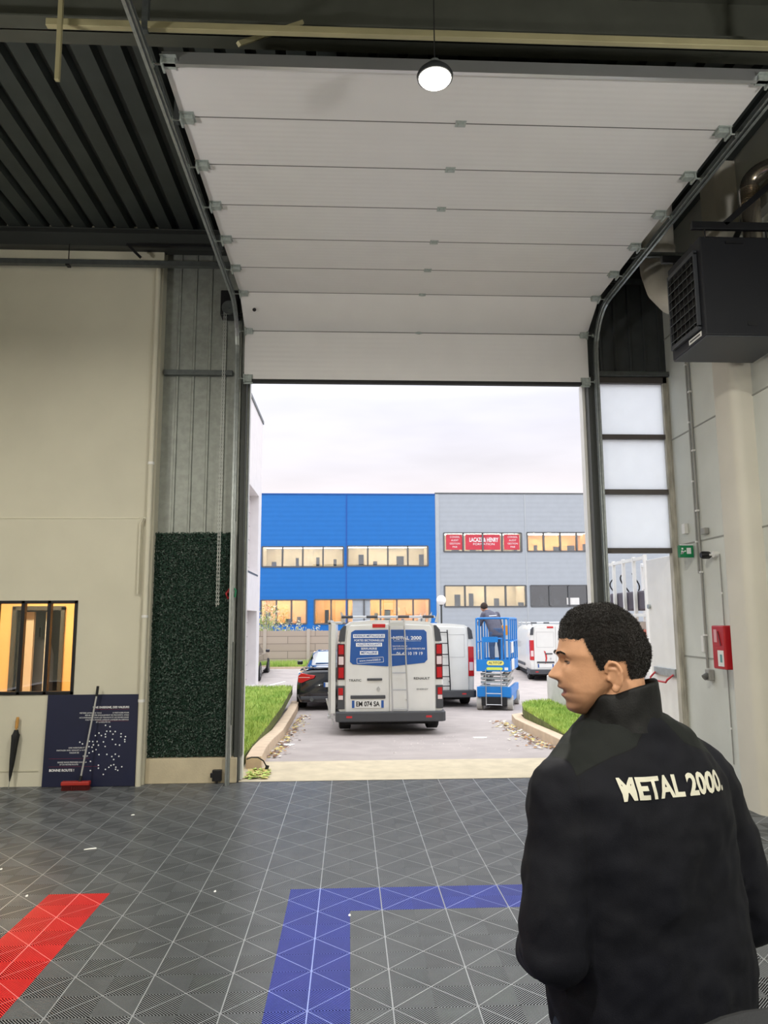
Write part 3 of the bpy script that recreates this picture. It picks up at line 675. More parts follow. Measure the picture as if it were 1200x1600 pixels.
# column and side-wall equipment
cp = []
X0, X1, Y0, Y1, r = 3.78, 4.0, 6.98, 7.42, .09
for cx, cy, a0 in ((X0 + r, Y0 + r, PI), (X1, Y0, None), (X1, Y1, None), (X0 + r, Y1 - r, PI / 2)):
    if a0 is None: cp.append((cx, cy)); continue
    for k in range(7): a = a0 + PI / 2 * k / 6; cp.append((cx + r * math.cos(a), cy + r * math.sin(a)))
col = MB().prism(cp, 'Z', 0, 6.49).build('column', col_paint, smooth='auto'); tag(col, 'tall cream concrete column with rounded edges on the side wall', 'column')
tag(MB().box(3.95, 3.975, 6.5, 6.75, .55, 1.05).build('wall_hatch', white_pl, bevel=.004), 'white plastic cover on the near wall beside the column', 'cover')
es = thing('exit_sign', (3.93, 8.45, 2.50), 'green emergency exit sign high on the side wall', 'exit sign')
MB().box(-.13, .03, -.03, .03, -.01, .13).build('sign_body', mat('exit_green', S(16, 130, 80), .4), es, bevel=.003)
m = MB().box(-.13, .03, -.032, -.031, .128, .14).box(-.115, -.095, -.033, -.03, .03, .07).box(-.11, -.09, -.033, -.03, .08, .1).bar((-.12, -.0325, .03), (-.08, -.0325, .06), .001, .012).box(-.05, .0, -.033, -.03, .03, .1).box(-.075, -.06, -.033, -.03, .055, .07)
m.build('pictogram', text_white, es)
sc1 = thing('security_camera', (3.98, 8.02, 2.48), 'small black domed security camera on the side wall', 'camera')
MB().tube([(-.14, -.02, 0), (-.12, -.02, 0), (-.05, -.01, 0), (-.03, 0, 0)], [.03, .042, .042, .03], 20).build('camera_body', black_metal, sc1, smooth='auto')
MB().cyl((-.05, -.12, 0), (0, -.12, 0), .035, 16).tube([(-.04, -.1, 0), (-.06, 0, 0)], .014, 8).build('mount', white_pl, sc1, smooth='auto')
fa = thing('fire_box', (3.98, 7.62, 1.28), 'red fire equipment box on the side wall beside the column', 'fire box')
MB().box(-.20, 0, -.13, .13, 0, .44).build('box', red_pl, fa, bevel=.012)
MB().box(-.203, -.20, -.10, .02, .03, .19).build('instruction_label', white_pl, fa)
MB().box(-.205, -.203, -.07, -.03, .07, .15).build('label_picture', mat('label_teal', S(90, 150, 150), .5), fa)
MB().box(-.203, -.20, .02, .08, .27, .40).build('window_label', mat('pink_label', S(215, 160, 165), .4), fa)
MB().bar((-.205, -.06, .24), (-.205, -.01, .38), .006, .02).build('handle', mat('dark_red', S(110, 12, 20), .4), fa)
def conduit(y, z0, z1, r, lab, side=0):
    t = thing('wall_conduit', (3.975, y, z0), lab, 'conduit', 'vertical conduits on the side wall')
    MB().cyl((-r, 0, 0), (-r, 0, z1 - z0), r, 10).build('tube', grey_pl, t, smooth='auto')
    z = .35
    while z < z1 - z0:
        MB().box(-r * 2.4, 0, -r * 1.5, r * 1.5, z, z + .02).build('clip', white_pl, t); z += .7
    return t
conduit(8.26, 1.25, 5.6, .014, 'grey conduit rising from the grey socket on the side wall')
conduit(8.33, 2.3, 5.4, .011, 'thin grey conduit farthest from the column on the side wall')
conduit(7.84, .3, 2.48, .006, 'thin white cable tube dropping from the small camera')
so = thing('wall_socket', (3.975, 8.19, 1.12), 'grey industrial socket outlet below the conduit on the side wall', 'socket')
MB().box(-.06, 0, -.05, .05, 0, .12).build('socket_box', grey_pl, so, bevel=.008)
MB().cyl((-.10, 0, .03), (-.05, 0, .06), .032, 14).build('outlet', mat('socket_dark', S(90, 92, 90), .5), so)
jbx = thing('junction_box', (3.975, 8.10, 2.72), 'small grey junction box above the exit sign on the side wall', 'junction box')
MB().box(-.05, 0, -.05, .05, 0, .07).build('box_body', grey_pl, jbx, bevel=.005)
tag(MB().box(3.93, 3.978, 8.55, 8.63, 2.78, 2.9).build('junction_box', white_pl, bevel=.005), 'small white junction box next to the window frame', 'junction box')
tag(MB().box(3.95, 3.978, 8.3, 8.36, 1.42, 1.6).build('door_switch', white_pl, bevel=.004), 'slim white switch left of the grey socket', 'switch')
# black cable with plug lying on the apron
cbp = thing('power_cable', (-1.2, 9.2, 0), 'black cable with a plug poking out over the left kerb', 'cable')
MB().tube([(-.02, .1, .16), (.03, .15, .17), (.1, .2, .16), (.16, .26, .11), (.19, .28, .05), (.2, .28, .02)], .008, 8).build('cable', black_rubber, cbp, smooth='auto')
MB().cyl((.195, .28, .0), (.21, .29, .05), .022, 10).build('plug', black_rubber, cbp)
# small white scraps on the tiles
rnd = random.Random(12)
wb = mat('white_scrap', S(235, 235, 232), .8)
for i, (px, py, L, lab) in enumerate(((-2.03, 7.4, .03, 'white paper scrap on the tiles toward the door'), (-2.1, 6.35, .09, 'thin white sliver on the tiles left of the middle'), (-2.55, 5.9, .015, 'tiny white crumb on the tiles left of the sliver'), (-2.13, 5.34, .012, 'tiny white crumb at the top left of the red band'), (-.9, 5.35, .012, 'tiny white crumb left of the blue corner'), (.0, 4.99 - .1, .012, 'tiny white crumb under the blue band'))):
    s = MB(); a = rnd.uniform(0, 3)
    s.add([(px, py, .001), (px + L, py + L * .35, .001), (px + L * .9, py + L * .35 + .012, .006), (px - .005, py + .012, .004), (px + L * .4, py + .02, .009)], [(0, 1, 4), (1, 2, 4), (2, 3, 4), (3, 0, 4), (0, 3, 2, 1)])
    tag(s.build('paper_scrap', wb), lab, 'scrap', 'white scraps on the tiles')
# ================================================================ outside: kerbs, grass, leaves
kerb_m = mat('beige_kerb', S(204, 182, 156), .85, var=.1, vscale=6, bump=.15)
def ribbon(pts, wd, hgt, name, m, label):
    mb = MB(); rings = []
    for i, (x, y) in enumerate(pts):
        a = Vector(pts[max(i - 1, 0)]); b = Vector(pts[min(i + 1, len(pts) - 1)]); t = (b - a).normalized(); n = Vector((t[1], -t[0])); z = gz(y)
        rings.append([(x - n[0] * wd / 2, y - n[1] * wd / 2, z - .1), (x + n[0] * wd / 2, y + n[1] * wd / 2, z - .1), (x + n[0] * wd * .46, y + n[1] * wd * .46, z + hgt), (x - n[0] * wd / 2, y - n[1] * wd / 2, z + hgt)])
    mb.loft(rings); return tag(mb.build(name, m, bevel=.012), label, 'kerb')
kl = [(-1.17, 9.6), (-1.2, 10.4), (-1.22, 11.5), (-1.2, 13), (-1.24, 15), (-1.29, 17.2), (-1.36, 19.5)]
ribbon(kl, .2, .15, 'kerb', kerb_m, 'beige kerb along the grass on the left of the drive')
kr = [(3.12, 10.9), (3.2, 12.2), (3.24, 13.5), (3.27, 14.6), (3.4, 15.5), (3.75, 15.9), (4.16, 15.97)]
ribbon(kr, .2, .14, 'kerb', kerb_m, 'beige kerb curving around the grass on the right of the drive')
soil = mat('soil', S(96, 104, 52), .95, var=.3, vscale=8, bump=.4, bscale=60)
grass_m = mat('grass_blade', S(190, 208, 110), .8, var=.35, vscale=2.5, col2=S(140, 176, 76))
def lawn(poly, n, name, label, seed, h=(.04, .12), zoff=.12):
    t = thing(name, (poly[0][0], poly[0][1], gz(poly[0][1]) + zoff), label, 'grass')
    t['kind'] = 'stuff'; ox, oy, oz = t.location
    mb = MB().prism([(p[0] - ox, p[1] - oy) for p in poly], 'Z', -.15, 0); mb.build('soil_bed', soil, t)
    rd = random.Random(seed); xs = [p[0] for p in poly]; ys = [p[1] for p in poly]; V = []; F = []
    def inside(x, y):
        c = False; j = len(poly) - 1
        for i in range(len(poly)):
            xi, yi = poly[i]; xj, yj = poly[j]
            if (yi > y) != (yj > y) and x < (xj - xi) * (y - yi) / (yj - yi) + xi: c = not c
            j = i
        return c
    k = 0
    while k < n:
        x = rd.uniform(min(xs), max(xs)); y = rd.uniform(min(ys), max(ys))
        if not inside(x, y): continue
        k += 1; a = rd.uniform(0, PI); hh = rd.uniform(*h); wv = rd.uniform(.004, .009); lx = rd.uniform(-.05, .05); ly = rd.uniform(-.05, .05); m = len(V)
        c, s = math.cos(a) * wv, math.sin(a) * wv
        V += [(x - c - ox, y - s - oy, 0), (x + c - ox, y + s - oy, 0), (x + lx * .4 - ox + c * .7, y + ly * .4 - oy + s * .7, hh * .6), (x + lx * .4 - ox - c * .7, y + ly * .4 - oy - s * .7, hh * .6), (x + lx - ox, y + ly - oy, hh)]
        F += [(m, m + 1, m + 2, m + 3), (m + 3, m + 2, m + 4)]
    me = bpy.data.meshes.new('blades'); me.from_pydata(V, [], F); me.materials.append(grass_m); o = bpy.data.objects.new('blades', me); COL.objects.link(o); o.parent = t; o['kind'] = 'stuff'
    return t
lawn([(-1.32, 9.7), (-1.31, 12), (-1.32, 15), (-1.42, 19.2), (-2.8, 19.2), (-2.8, 9.7)], 26000, 'grass_verge', 'bright green grass verge left of the drive behind the kerb', 1)
lawn([(3.24, 11), (3.33, 13), (3.36, 14.6), (3.5, 15.4), (3.8, 15.75), (4.17, 15.8), (4.17, 11)], 16000, 'grass_verge', 'green grass patch right of the drive behind the kerb', 2)
lawn([(-7, 31.9), (-.5, 31.9), (-.5, 33.2), (-7, 33.2)], 9000, 'grass_strip', 'thin strip of long grass at the foot of the concrete fence', 3, (.1, .3), .06)
tag(MB().box(-7, -.4, 31.75, 31.9, gz(32) - .1, gz(31) + .1).build('kerb', kerb_m), 'low kerb in front of the grass strip by the concrete fence', 'kerb')
rnd = random.Random(4)
def litter(name, n, fn, ms, label, s0=.02, s1=.05):
    mb = MB()
    for i in range(n):
        x, y = fn(rnd); s = rnd.uniform(s0, s1); a = rnd.uniform(0, 2 * PI); z = gz(y) + .004
        u = Vector((math.cos(a), math.sin(a), rnd.uniform(-.3, .3))) * s; v = Vector((-math.sin(a), math.cos(a), rnd.uniform(-.3, .3))) * s * .6; p = Vector((x, y, z + .3 * s))
        mb.add([p - u, p + v, p + u, p - v], [(0, 1, 2, 3)], rnd.randrange(len(ms)))
    o = mb.build(name, ms); return tag(o, label, 'leaves', kind='stuff')
lf = [mat('leaf_tan', S(170, 128, 84), .8), mat('leaf_brown', S(120, 84, 60), .8), mat('leaf_yellow', S(196, 180, 110), .8), mat('leaf_pale', S(214, 206, 196), .8)]
litter('fallen_leaves', 360, lambda r: (-1.1 + abs(r.gauss(0, .1)) , r.uniform(10.4, 17.5)), lf, 'fallen brown leaves lying along the left kerb')
litter('fallen_leaves', 420, lambda r: ((lambda y: (3.02 + (y - 11) * .03 - abs(r.gauss(0, .16)), y))(r.uniform(11.0, 15.6))), lf, 'fallen leaves and grit lying along the right kerb')
litter('grit', 160, lambda r: (r.uniform(.6, 3.0), r.uniform(10.6, 13)), [lf[3]], 'pale grit scattered on the asphalt behind the white van', .006, .016)
litter('weeds', 160, lambda r: (r.uniform(-1.2, -.95), r.uniform(8.98, 9.5)), [grass_m, lf[2]], 'small weeds growing at the left end of the concrete apron', .02, .06)
for (x, y, lab) in ((-.98, 12.0, 'white flattened paper on the asphalt by the left kerb'), (2.15, 12.7, 'small white paper flat on the asphalt right of the van')):
    tag(MB().prism([(x - .09, y - .05), (x + .1, y - .06), (x + .14, y + .03), (x + .02, y + .06), (x - .1, y + .04)], 'Z', gz(y) + .002, gz(y) + .012).build('paper', wb), lab, 'paper')
for x0, y0, x1, y1, lab in ((-2.75, 25.5, -2.3, 27.4, 'faded white parking line near the neighbouring white building'), (5.2, 19.6, 7.8, 19.9, 'faded white line across the yard right of the scissor lift')):
    tag(MB().bar((x0, y0, gz(y0) + .004), (x1, y1, gz(y1) + .004), .1, .004).build('parking_line', mat('road_paint', S(225, 222, 216), .8)), lab, 'road marking')
# low white wall on the right
lw = thing('low_wall', (4.3, 13.0, gz(13)), 'low white concrete wall to the right of the grass patch', 'low wall')
MB().box(-.10, .12, -2.0, 3.1, 0, .78).build('wall_block', concrete_g, lw, bevel=.02)
tag(MB().box(3.74, 3.86, 11.9, 12.02, gz(12), .42).build('bollard_post', concrete_g, bevel=.01), 'short grey concrete post standing on the right grass', 'post')
# cages with stacked goods right of the yard
rk = thing('storage_rack', (4.66, 11.6, gz(12.2)), 'white steel storage rack with goods seen through the open emergency door', 'rack')
rf = MB()
for i in range(5):
    y = i * .47
    for x in (0, .7): rf.box(x - .025, x + .025, y - .025, y + .025, 0, 2.92)
for z in (1.95, 2.85, 1.1):
    for x in (0, .7): rf.box(x - .02, x + .02, 0, 1.88, z, z + .05)
rf.build('rack_frame', white_pl, rk)
tag(MB().box(4.70, 5.3, 11.65, 13.4, 1.93, 2.24).build('dark_bundle', mat('dark_wrap', S(78, 72, 84), .6, var=.2), bevel=.03), 'long dark wrapped bundle lying on the upper shelf of the rack', 'bundle')
ctm = [mat('pinkish_carton', S(214, 170, 160), .8), mat('reddish_carton', S(190, 112, 96), .8), mat('pale_carton', S(206, 200, 190), .8)]
for i in range(9):
    z0 = .95; y = 11.62 + i * .205
    tag(MB().box(4.70, 5.3, y, y + .19, z0 + .20, z0 + .55 + .12 * (i % 3)).build('carton', ctm[i % 3], bevel=.01), '%s carton, %s on the middle shelf of the outdoor rack' % (('low pinkish', 'reddish', 'tall pale')[i % 3], ('nearest the exit door', 'in the middle', 'farthest from the exit door')[i // 3]), 'carton', 'cartons on the outdoor rack')
m = MB()
for i in range(4): m.tube([(4.75 + .1 * math.sin(t * 3 + i), 11.8 + i * .45 + .12 * math.cos(t * 2), 2.25 + t * .28) for t in np.linspace(0, 1, 8)], .012, 6)
tag(m.build('hanging_cables', black_rubber), 'loose black cables sticking up from the bundle on the rack', 'cables')

# ================================================================ neighbouring white building on the left
nb = thing('white_building', (-2.83, 18, gz(20)), 'tall white neighbouring building with a tiled recess just left of the door', 'building')
wt = mat('white_cladding_tile', S(226, 222, 222), .5)
tile_w = brick_mat('white_square_tiles', S(214, 206, 208), S(206, 198, 200), S(150, 146, 148), .6, .42, .012, .4, 'YZ')
m = MB(); wall_holes(m, 0, 5.9, 0, 8.5, [(1.5, 5.2, 3.55, 6.0), (1.5, 5.2, 0.25, 2.45)], -.3, 0, axis='X'); m.box(-8, -.3, 0, .3, 0, 8.5).box(-8, -.3, 5.6, 5.9, 0, 8.5).box(-8, 0, 0, 5.9, 8.5, 8.6)
m.build('facade', wt, nb)
MB().box(-.34, -.26, 1.4, 5.3, 3.5, 6.05).box(-.34, -.26, 1.4, 5.3, .2, 2.5).build('tiled_recess', tile_w, nb)
MB().box(-.02, .03, -.1, 5.95, 8.50, 8.60).build('roof_edge', steel_d, nb)
MB().box(-.02, .01, 1.45, 5.25, 3.5, 3.55).build('window_sill', steel_d, nb)

# ================================================================ large building across the yard
BY = 38.0; G = gz(30)
fw = thing('industrial_building', (-5, BY, G), 'long two-storey industrial building with a blue half and a grey half', 'building')
blue = wave_bump(mat('blue_facade_panel', S(12, 110, 190), .5, var=.03), 'Z', 1.3, .12, .02)
grey = wave_bump(mat('grey_facade_panel', S(168, 175, 182), .5, var=.03), 'Z', 1.3, .12, .02)
g = -G
u1 = (-4.42, 4.0, 4.50, 5.47); d1 = (-4.40, 4.03, 1.75, 2.78)
hb_ = [(-4.42, -.32, 4.46, 5.47), (-.10, 4.0, 4.50, 5.5), (-4.42, -2.15, 1.60, 2.78), (-1.75, 4.05, 1.60, 2.80)]
hg_ = [(4.83, 8.85, 5.22, 6.18), (9.15, 12.6, 5.24, 6.2), (4.83, 9.0, 2.42, 3.48), (9.25, 13.2, 2.42, 3.48)]
def rel(h): return [(a + 5, b + 5, c + g, d + g) for a, b, c, d in h]
wall_holes(MB(), -7, 9.4, 0, 8.16 + g, rel(hb_), 0, .25).build('blue_wall', blue, fw)
wall_holes(MB(), 9.4, 34, 0, 8.22 + g, rel(hg_), 0, .25).build('grey_wall', grey, fw)
MB().box(-7, 9.4, -.03, .3, 8.16 + g, 8.22 + g).build('roof_trim', mat('blue_trim', S(18, 84, 160), .5), fw)
MB().box(9.4, 34, -.03, .3, 8.22 + g, 8.28 + g).build('roof_trim', steel_d, fw)
MB().box(-7, 34, 8, 8.3, 0, 8.1 + g).box(-7, 34, .25, 8, 8.1 + g, 8.16 + g).box(-7, -6.8, .3, 8, 0, 8.1 + g).build('rear_wall', grey, fw)
MB().box(4.84 - .03, 4.84 + .03, -.02, 0, 0, 8.16 + g).build('wall_joint', mat('blue_joint', S(20, 86, 170), .5), fw)
gjm = mat('grey_joint', S(176, 182, 186), .5); MB().box(14.08 - .03, 14.08 + .03, -.02, 0, 0, 8.2 + g).build('wall_joint', gjm, fw); MB().box(9.42, 9.6, -.03, 0, 0, 8.2 + g).build('wall_joint', gjm, fw)
cream = mat('office_interior_cream', S(214, 200, 176), .9, var=.12, vscale=.8); warm = mat('office_interior_warm', S(222, 180, 128), .9, var=.15, vscale=.8)
dim = mat('office_interior_grey', S(120, 128, 136), .9, var=.2, vscale=.8)
tube_em = mat('lit_office_tube', (1, .93, .8, 1), .5, emit=16.0)
fdark = mat('window_frame_grey', S(96, 98, 100), .5)
rnd = random.Random(9)
def strip(h, n, inner, lit, name='window', xs=None):
    a, b, c, d = h[0] + 5, h[1] + 5, h[2] + g, h[3] + g
    wd = thing(name, (0, 0, 0), '', ''); [wd.__delitem__(k) for k in ('label', 'category')]; wd.parent = fw
    f = MB().box(a, b, -.03, .12, c - .04, c + .03).box(a, b, -.03, .12, d - .03, d + .03)
    for i in range(n + 1): x = a + (b - a) * i / n; f.box(x - .04, x + .04, -.03, .12, c, d)
    f.build('window_frame', fdark, wd)
    for i in range(n): MB().box(a + (b - a) * i / n + .04, a + (b - a) * (i + 1) / n - .04, .05, .07, c + .03, d - .03).build('pane', glass_o, wd)
    r = MB().box(a - .1, b + .1, 2.6, 2.7, c - .6, d + .3).box(a - .1, a - .05, .26, 2.6, c - .6, d + .3).box(b + .05, b + .1, .26, 2.6, c - .6, d + .3).box(a - .1, b + .1, .26, 2.7, d + .25, d + .3).box(a - .1, b + .1, .26, 2.7, c - .65, c - .6)
    r.build('room', inner, wd)
    if lit:
        e = MB()
        for k in range(lit): x = a + (b - a) * (k + .5) / lit; e.box(x - .5, x + .5, .9, 1.0, d + .05, d + .08); e.box(x - .4, x + .4, 1.9, 2.0, d + .1, d + .13)
        e.build('ceiling_light', tube_em, wd)
    bl = MB()
    for k in range(n):
        x = a + (b - a) * (k + rnd.uniform(.2, .7)) / n; bl.box(x, x + rnd.uniform(.15, .4), .4, .45, c - .5, c + rnd.uniform(.2, .75))
    bl.build('office_furniture', dim if inner is not dim else fdark, wd)
    return wd
strip(hb_[0], 4, cream, 5); strip(hb_[1], 4, cream, 5); strip(hb_[2], 3, warm, 4); w4 = strip(hb_[3], 7, warm, 8)
s1 = strip(hg_[0], 4, cream, 4); strip(hg_[1], 4, warm, 5); strip(hg_[2], 4, cream, 5); w8 = strip(hg_[3], 4, dim, 0)
MB().box(5.15, 6.05, .02, .045, 1.63 + g, 2.77 + g).build('closed_panel', grey, w4)
MB().box(16.1, 16.75, .02, .04, 2.5 + g, 2.85 + g).build('white_notice', white_pl, w8)
ban = mat('red_banner', S(206, 62, 78), .6, var=.1)
bn = MB()
for a, b in ((4.95, 5.78), (5.95, 7.75), (7.95, 8.75)): bn.box(a + 5, b + 5, .03, .04, 5.32 + g, 6.10 + g)
bq = bn.build('banner', ban, s1)
text('LACAZE & HENRY', .30, text_white, (6.9 + 5, .02, 5.82 + g), s1, 'banner_text', bold=.008, width=1.5)
text('FORMATION', .16, text_white, (6.9 + 5, .02, 5.60 + g), s1, 'banner_text', width=1.1)
for a in (5.05, 8.05):
    for k in range(4): text(('CONSEIL', 'AUDIT', 'GESTION', 'PAIE')[k], .13, text_white, (a + .35 + 5, .02, 5.97 - k * .17 + g), s1, 'banner_text')
MB().box(1.0, 5.9 - 3.1, -.4, 0, 1.05 + g, 1.32 + g).build('blue_canopy', blue, fw)

# concrete fence
fc = thing('concrete_fence', (-7.5, 33.4, gz(33)), 'beige precast concrete panel fence in front of the blue building', 'fence')
fence_m = brick_mat('fence_panel', S(186, 170, 156), S(178, 162, 148), S(140, 128, 118), 2.4, .32, .015, .85)
MB().box(0, 7.6, 0, .06, 0, 1.52).build('fence_panels', fence_m, fc)
for k in range(5): MB().box(k * 1.9 - .07, k * 1.9 + .07, -.05, .1, 0, 1.6).build('fence_post', mat('fence_post', S(190, 178, 166), .85) if k == 0 else bpy.data.materials['fence_post'], fc)
# feathery shrubs behind the fence
def shrub(x, y, h, w_, n, label, seed, cols):
    t = thing('shrub', (x, y, gz(30)), label, 'shrub', 'pale feathery shrubs behind the concrete fence'); rd = random.Random(seed); mb = MB(); st = MB()
    for i in range(14):
        a = rd.uniform(0, 2 * PI); tip = Vector((math.cos(a) * w_ * rd.uniform(.1, .9), math.sin(a) * .4, h * rd.uniform(.6, 1))); st.tube([(0, 0, 0), tuple(tip * .5 + Vector((0, 0, .3))), tuple(tip)], [.02, .012, .004], 5)
        for k in range(n // 14):
            f = rd.uniform(.35, 1); p = tip * f + Vector((rd.gauss(0, .14), rd.gauss(0, .12), rd.gauss(0, .12))); s = rd.uniform(.03, .08); b = rd.uniform(0, PI)
            u = Vector((math.cos(b), rd.uniform(-.4, .4), math.sin(b))) * s; v = Vector((-math.sin(b), rd.uniform(-.4, .4), math.cos(b))) * s * .35
            mb.add([p - u, p + v, p + u, p - v], [(0, 1, 2, 3)], rd.randrange(len(cols)))
    mb.build('foliage', cols, t)['kind'] = 'stuff'; st.build('stems', lf[2], t)
sh = [mat('pale_leaf', S(186, 190, 130), .8), mat('silver_leaf', S(214, 216, 190), .8), mat('green_leaf', S(140, 160, 92), .8)]
shrub(-3.8, 34.4, 2.9, 1.0, 900, 'tall pale feathery shrub behind the fence next to the white building', 1, sh)
shrub(-2.75, 34.3, 2.2, .9, 700, 'lower pale shrub in the middle of the group behind the fence', 2, sh)
shrub(-1.6, 34.5, 1.9, .8, 420, 'small pale shrub at the right end of the group behind the fence', 3, [sh[1]])
# globe lamp post
lp = thing('lamp_post', (3.18, 26, gz(26)), 'slim grey lamp post with a round white globe in front of the grey facade', 'lamp post')
MB().tube([(0, 0, 0), (0, 0, .3), (0, 0, .32), (0, 0, 2.7)], [.06, .06, .035, .03], 12).build('pole', frame_dark, lp, smooth='auto')
MB().ball((0, 0, 2.83), .17, 20, 14).build('globe', mat('white_globe', S(240, 240, 238), .3), lp, smooth=True)
MB().cyl((0, 0, 2.64), (0, 0, 2.70), .06, 12).build('collar', frame_dark, lp)
# ================================================================ vehicles
tyre_m = mat('tyre_rubber', S(30, 30, 31), .8); rim_m = mat('wheel_rim', S(120, 122, 126), .4, .6)
under_m = mat('underbody_dark', S(16, 16, 17), .8)
def wheel(parent, x, y, r, wd):
    s = 1 if x > 0 else -1
    o = MB().tube([(-wd / 2, 0, 0), (-wd / 2 + .02, 0, 0), (wd / 2 - .02, 0, 0), (wd / 2, 0, 0)], [r - .03, r, r, r - .03], 28).build('wheel', tyre_m, parent, smooth='auto', loc=(x, y, r))
    h = MB().tube([(s * (wd / 2 - .01), 0, 0), (s * (wd / 2 + .004), 0, 0)], [r * .62, r * .58], 24)
    for k in range(5):
        a = 2 * PI * k / 5; h.cyl((s * (wd / 2), .5 * r * math.cos(a) * .8, .5 * r * math.sin(a) * .8), (s * (wd / 2 + .01), .5 * r * math.cos(a) * .8, .5 * r * math.sin(a) * .8), r * .1, 10, 1)
    h.build('rim', [rim_m, under_m], o, smooth='auto'); return o

def van(loc, label, rz=0., windows=False, ladder_x=(-.0, .3), ladder_m=None, rack=True, big_light=False, deep=False):
    t = thing('panel_van', loc, label, 'van', 'white panel vans in the yard', rz)
    half = [(0, .30), (.84, .30), (.92, .42), (.935, .9), (.925, 1.25), (.895, 1.55), (.86, 1.76), (.81, 1.87), (.71, 1.935), (.35, 1.965)]
    secs = [(0.0, .975, 1.0), (.05, 1.0, 1.0), (1.2, 1.0, 1.0), (3.3, 1.0, 1.0), (3.75, .985, .97), (4.15, .97, .80), (4.45, .95, .62), (4.85, .90, .56), (4.98, .82, .46)]
    rings = []
    for y, kw, kz in secs:
        pts = [(x * kw, y, z if z < .6 else .6 + (z - .6) * max(.05, (1.97 * kz - .6) / 1.37)) for x, z in half]
        top = [(0, y, .6 + 1.37 * max(.05, (1.97 * kz - .6) / 1.37))]
        rings.append(pts + top + [(-x, yy, z) for x, yy, z in pts[:0:-1]])
    MB().loft(rings).build('body', van_white, t, smooth='auto', bevel=0)
    MB().box(-.80, .80, .15, 4.6, .16, .32).build('underbody', under_m, t)
    # windscreen and cab side windows
    MB().add([(-.72, 3.79, 1.88), (.72, 3.79, 1.88), (.80, 4.22, 1.36), (-.80, 4.22, 1.36)], [(0, 1, 2, 3)]).build('windscreen', glass_dark, t)
    for s in (-1, 1):
        MB().box(-.008, .008, 3.0, 3.75, 1.15, 1.62, M=Matrix.Translation((s * .918, 0, 0)) @ Matrix.Rotation(math.radians(-s * 5), 4, 'Y')).build('side_window', glass_dark, t).location = (s * .065, 0, 0)
        MB().box(s * .94, s * 1.12, 3.62, 3.72, 1.08, 1.34).build('wing_mirror', bumper_m, t, bevel=.03)
        MB().box(s * .925, s * .95, 1.3, 3.2, .46, .56).build('side_moulding', bumper_m, t, bevel=.008)
    for x in (-.80, .80):
        wheel(t, x, .80, .33, .22); wheel(t, x, 4.05, .33, .22)
    # rear bumper
    bp = [(-.96, .0), (-.96, -.06), (-.90, -.12), (.90, -.12), (.96, -.06), (.96, .0), (.965, .5), (.9, .5), (.9, .06), (-.9, .06), (-.9, .5), (-.965, .5)]
    MB().prism(bp, 'Z', .23, .40).build('rear_bumper', bumper_m, t, bevel=.02)
    for x in (-.72, .66): MB().box(x - .05, x + .05, -.124, -.11, .30, .335).build('reflector', tail_red, t)
    # doors
    def door_leaf(x0, x1):
        s = 1 if x1 > .5 else -1
        xo = x1 if s > 0 else x0; xi = x0 if s > 0 else x1
        poly = [(xi, .39), (xo, .39), (xo, 1.30), (xo * .985, 1.6), (xo * .955, 1.80), (xo * .90, 1.88), (xi, 1.91)]
        return MB().prism(poly, 'Y', -.030, .02).build('rear_door', van_white, t, bevel=.012)
    dl = door_leaf(-.785, -.025); dr = door_leaf(-.015, .785)
    yy = -.034
    if windows:
        MB().prism([(-.71, 1.25), (-.66, 1.205), (-.035, 1.165), (-.035, 1.805), (-.62, 1.80), (-.69, 1.76)], 'Y', yy - .004, yy + .01).build('rear_window', vinyl_blue, dl, bevel=.004)
        MB().prism([(.0, 1.165), (.60, 1.225), (.655, 1.28), (.645, 1.76), (.60, 1.80), (.0, 1.805)], 'Y', yy - .004, yy + .01).build('rear_window', vinyl_blue, dr, bevel=.004)
        y2 = yy - .0065
        lab = [('RIDEAUX METALLIQUES', 1.695, 1), ('PORTES SECTIONNELLES', 1.618, 0), ('VOLETS ROULANTS', 1.545, 1), ('SERRURERIE', 1.475, 0), ('METALLERIE', 1.403, 1)]
        for s, z, inv in lab:
            wdt = min(.52, .028 * len(s)); cx = -.375
            if inv: MB().box(cx - wdt / 2 - .02, cx + wdt / 2 + .02, y2 - .001, y2 + .003, z - .032, z + .032).build('label_strip', text_white, dl)
            text(s, .052, vinyl_blue if inv else text_white, (cx, y2 - (.002 if inv else 0), z), dl, width=wdt, bold=.0008)
        fr = MB(); R = Matrix.Translation((-.355, y2, 1.275)) @ Matrix.Rotation(math.radians(-3), 4, 'Y')
        for a in ((-.23, .23, .040, .046), (-.23, .23, -.046, -.040)): fr.box(a[0], a[1], -.002, .002, a[2], a[3], M=R)
        for a in (-.235, .23): fr.box(a, a + .006, -.002, .002, -.042, .042, M=R)
        fr.build('label_frame', text_white, dl)
        text('www.metal2000.fr', .052, text_white, (-.355, y2, 1.275), dl, width=.38, M=Matrix.Rotation(math.radians(-3), 4, 'Y') @ Matrix.Rotation(PI / 2, 4, 'X'))
        text('METAL 2000', .085, text_white, (.30, y2, 1.655), dr, width=.50, bold=.002)
        MB().box(.06, .54, y2 - .001, y2 + .002, 1.605, 1.609).build('label_rule', text_white, dr)
        text('SAVOIR-FAIRE', .036, text_white, (.17, y2, 1.515), dr, width=.26)
        text('LES SYSTEMES DE FERMETURE', .040, text_white, (.33, y2, 1.47), dr, width=.56)
        text('06 42 10 19 19', .075, text_white, (.34, y2, 1.385), dr, width=.46, bold=.0008)
        text('TRAFIC', .055, text_dark, (-.62, -.036, .93), dl, width=.22, bold=.0006, space=1.1)
        text('RENAULT', .055, text_dark, (.55, -.036, .955), dr, width=.28, bold=.001)
        text('ENERGY', .035, text_dark, (.56, -.036, .77), dr, width=.2)
    else:
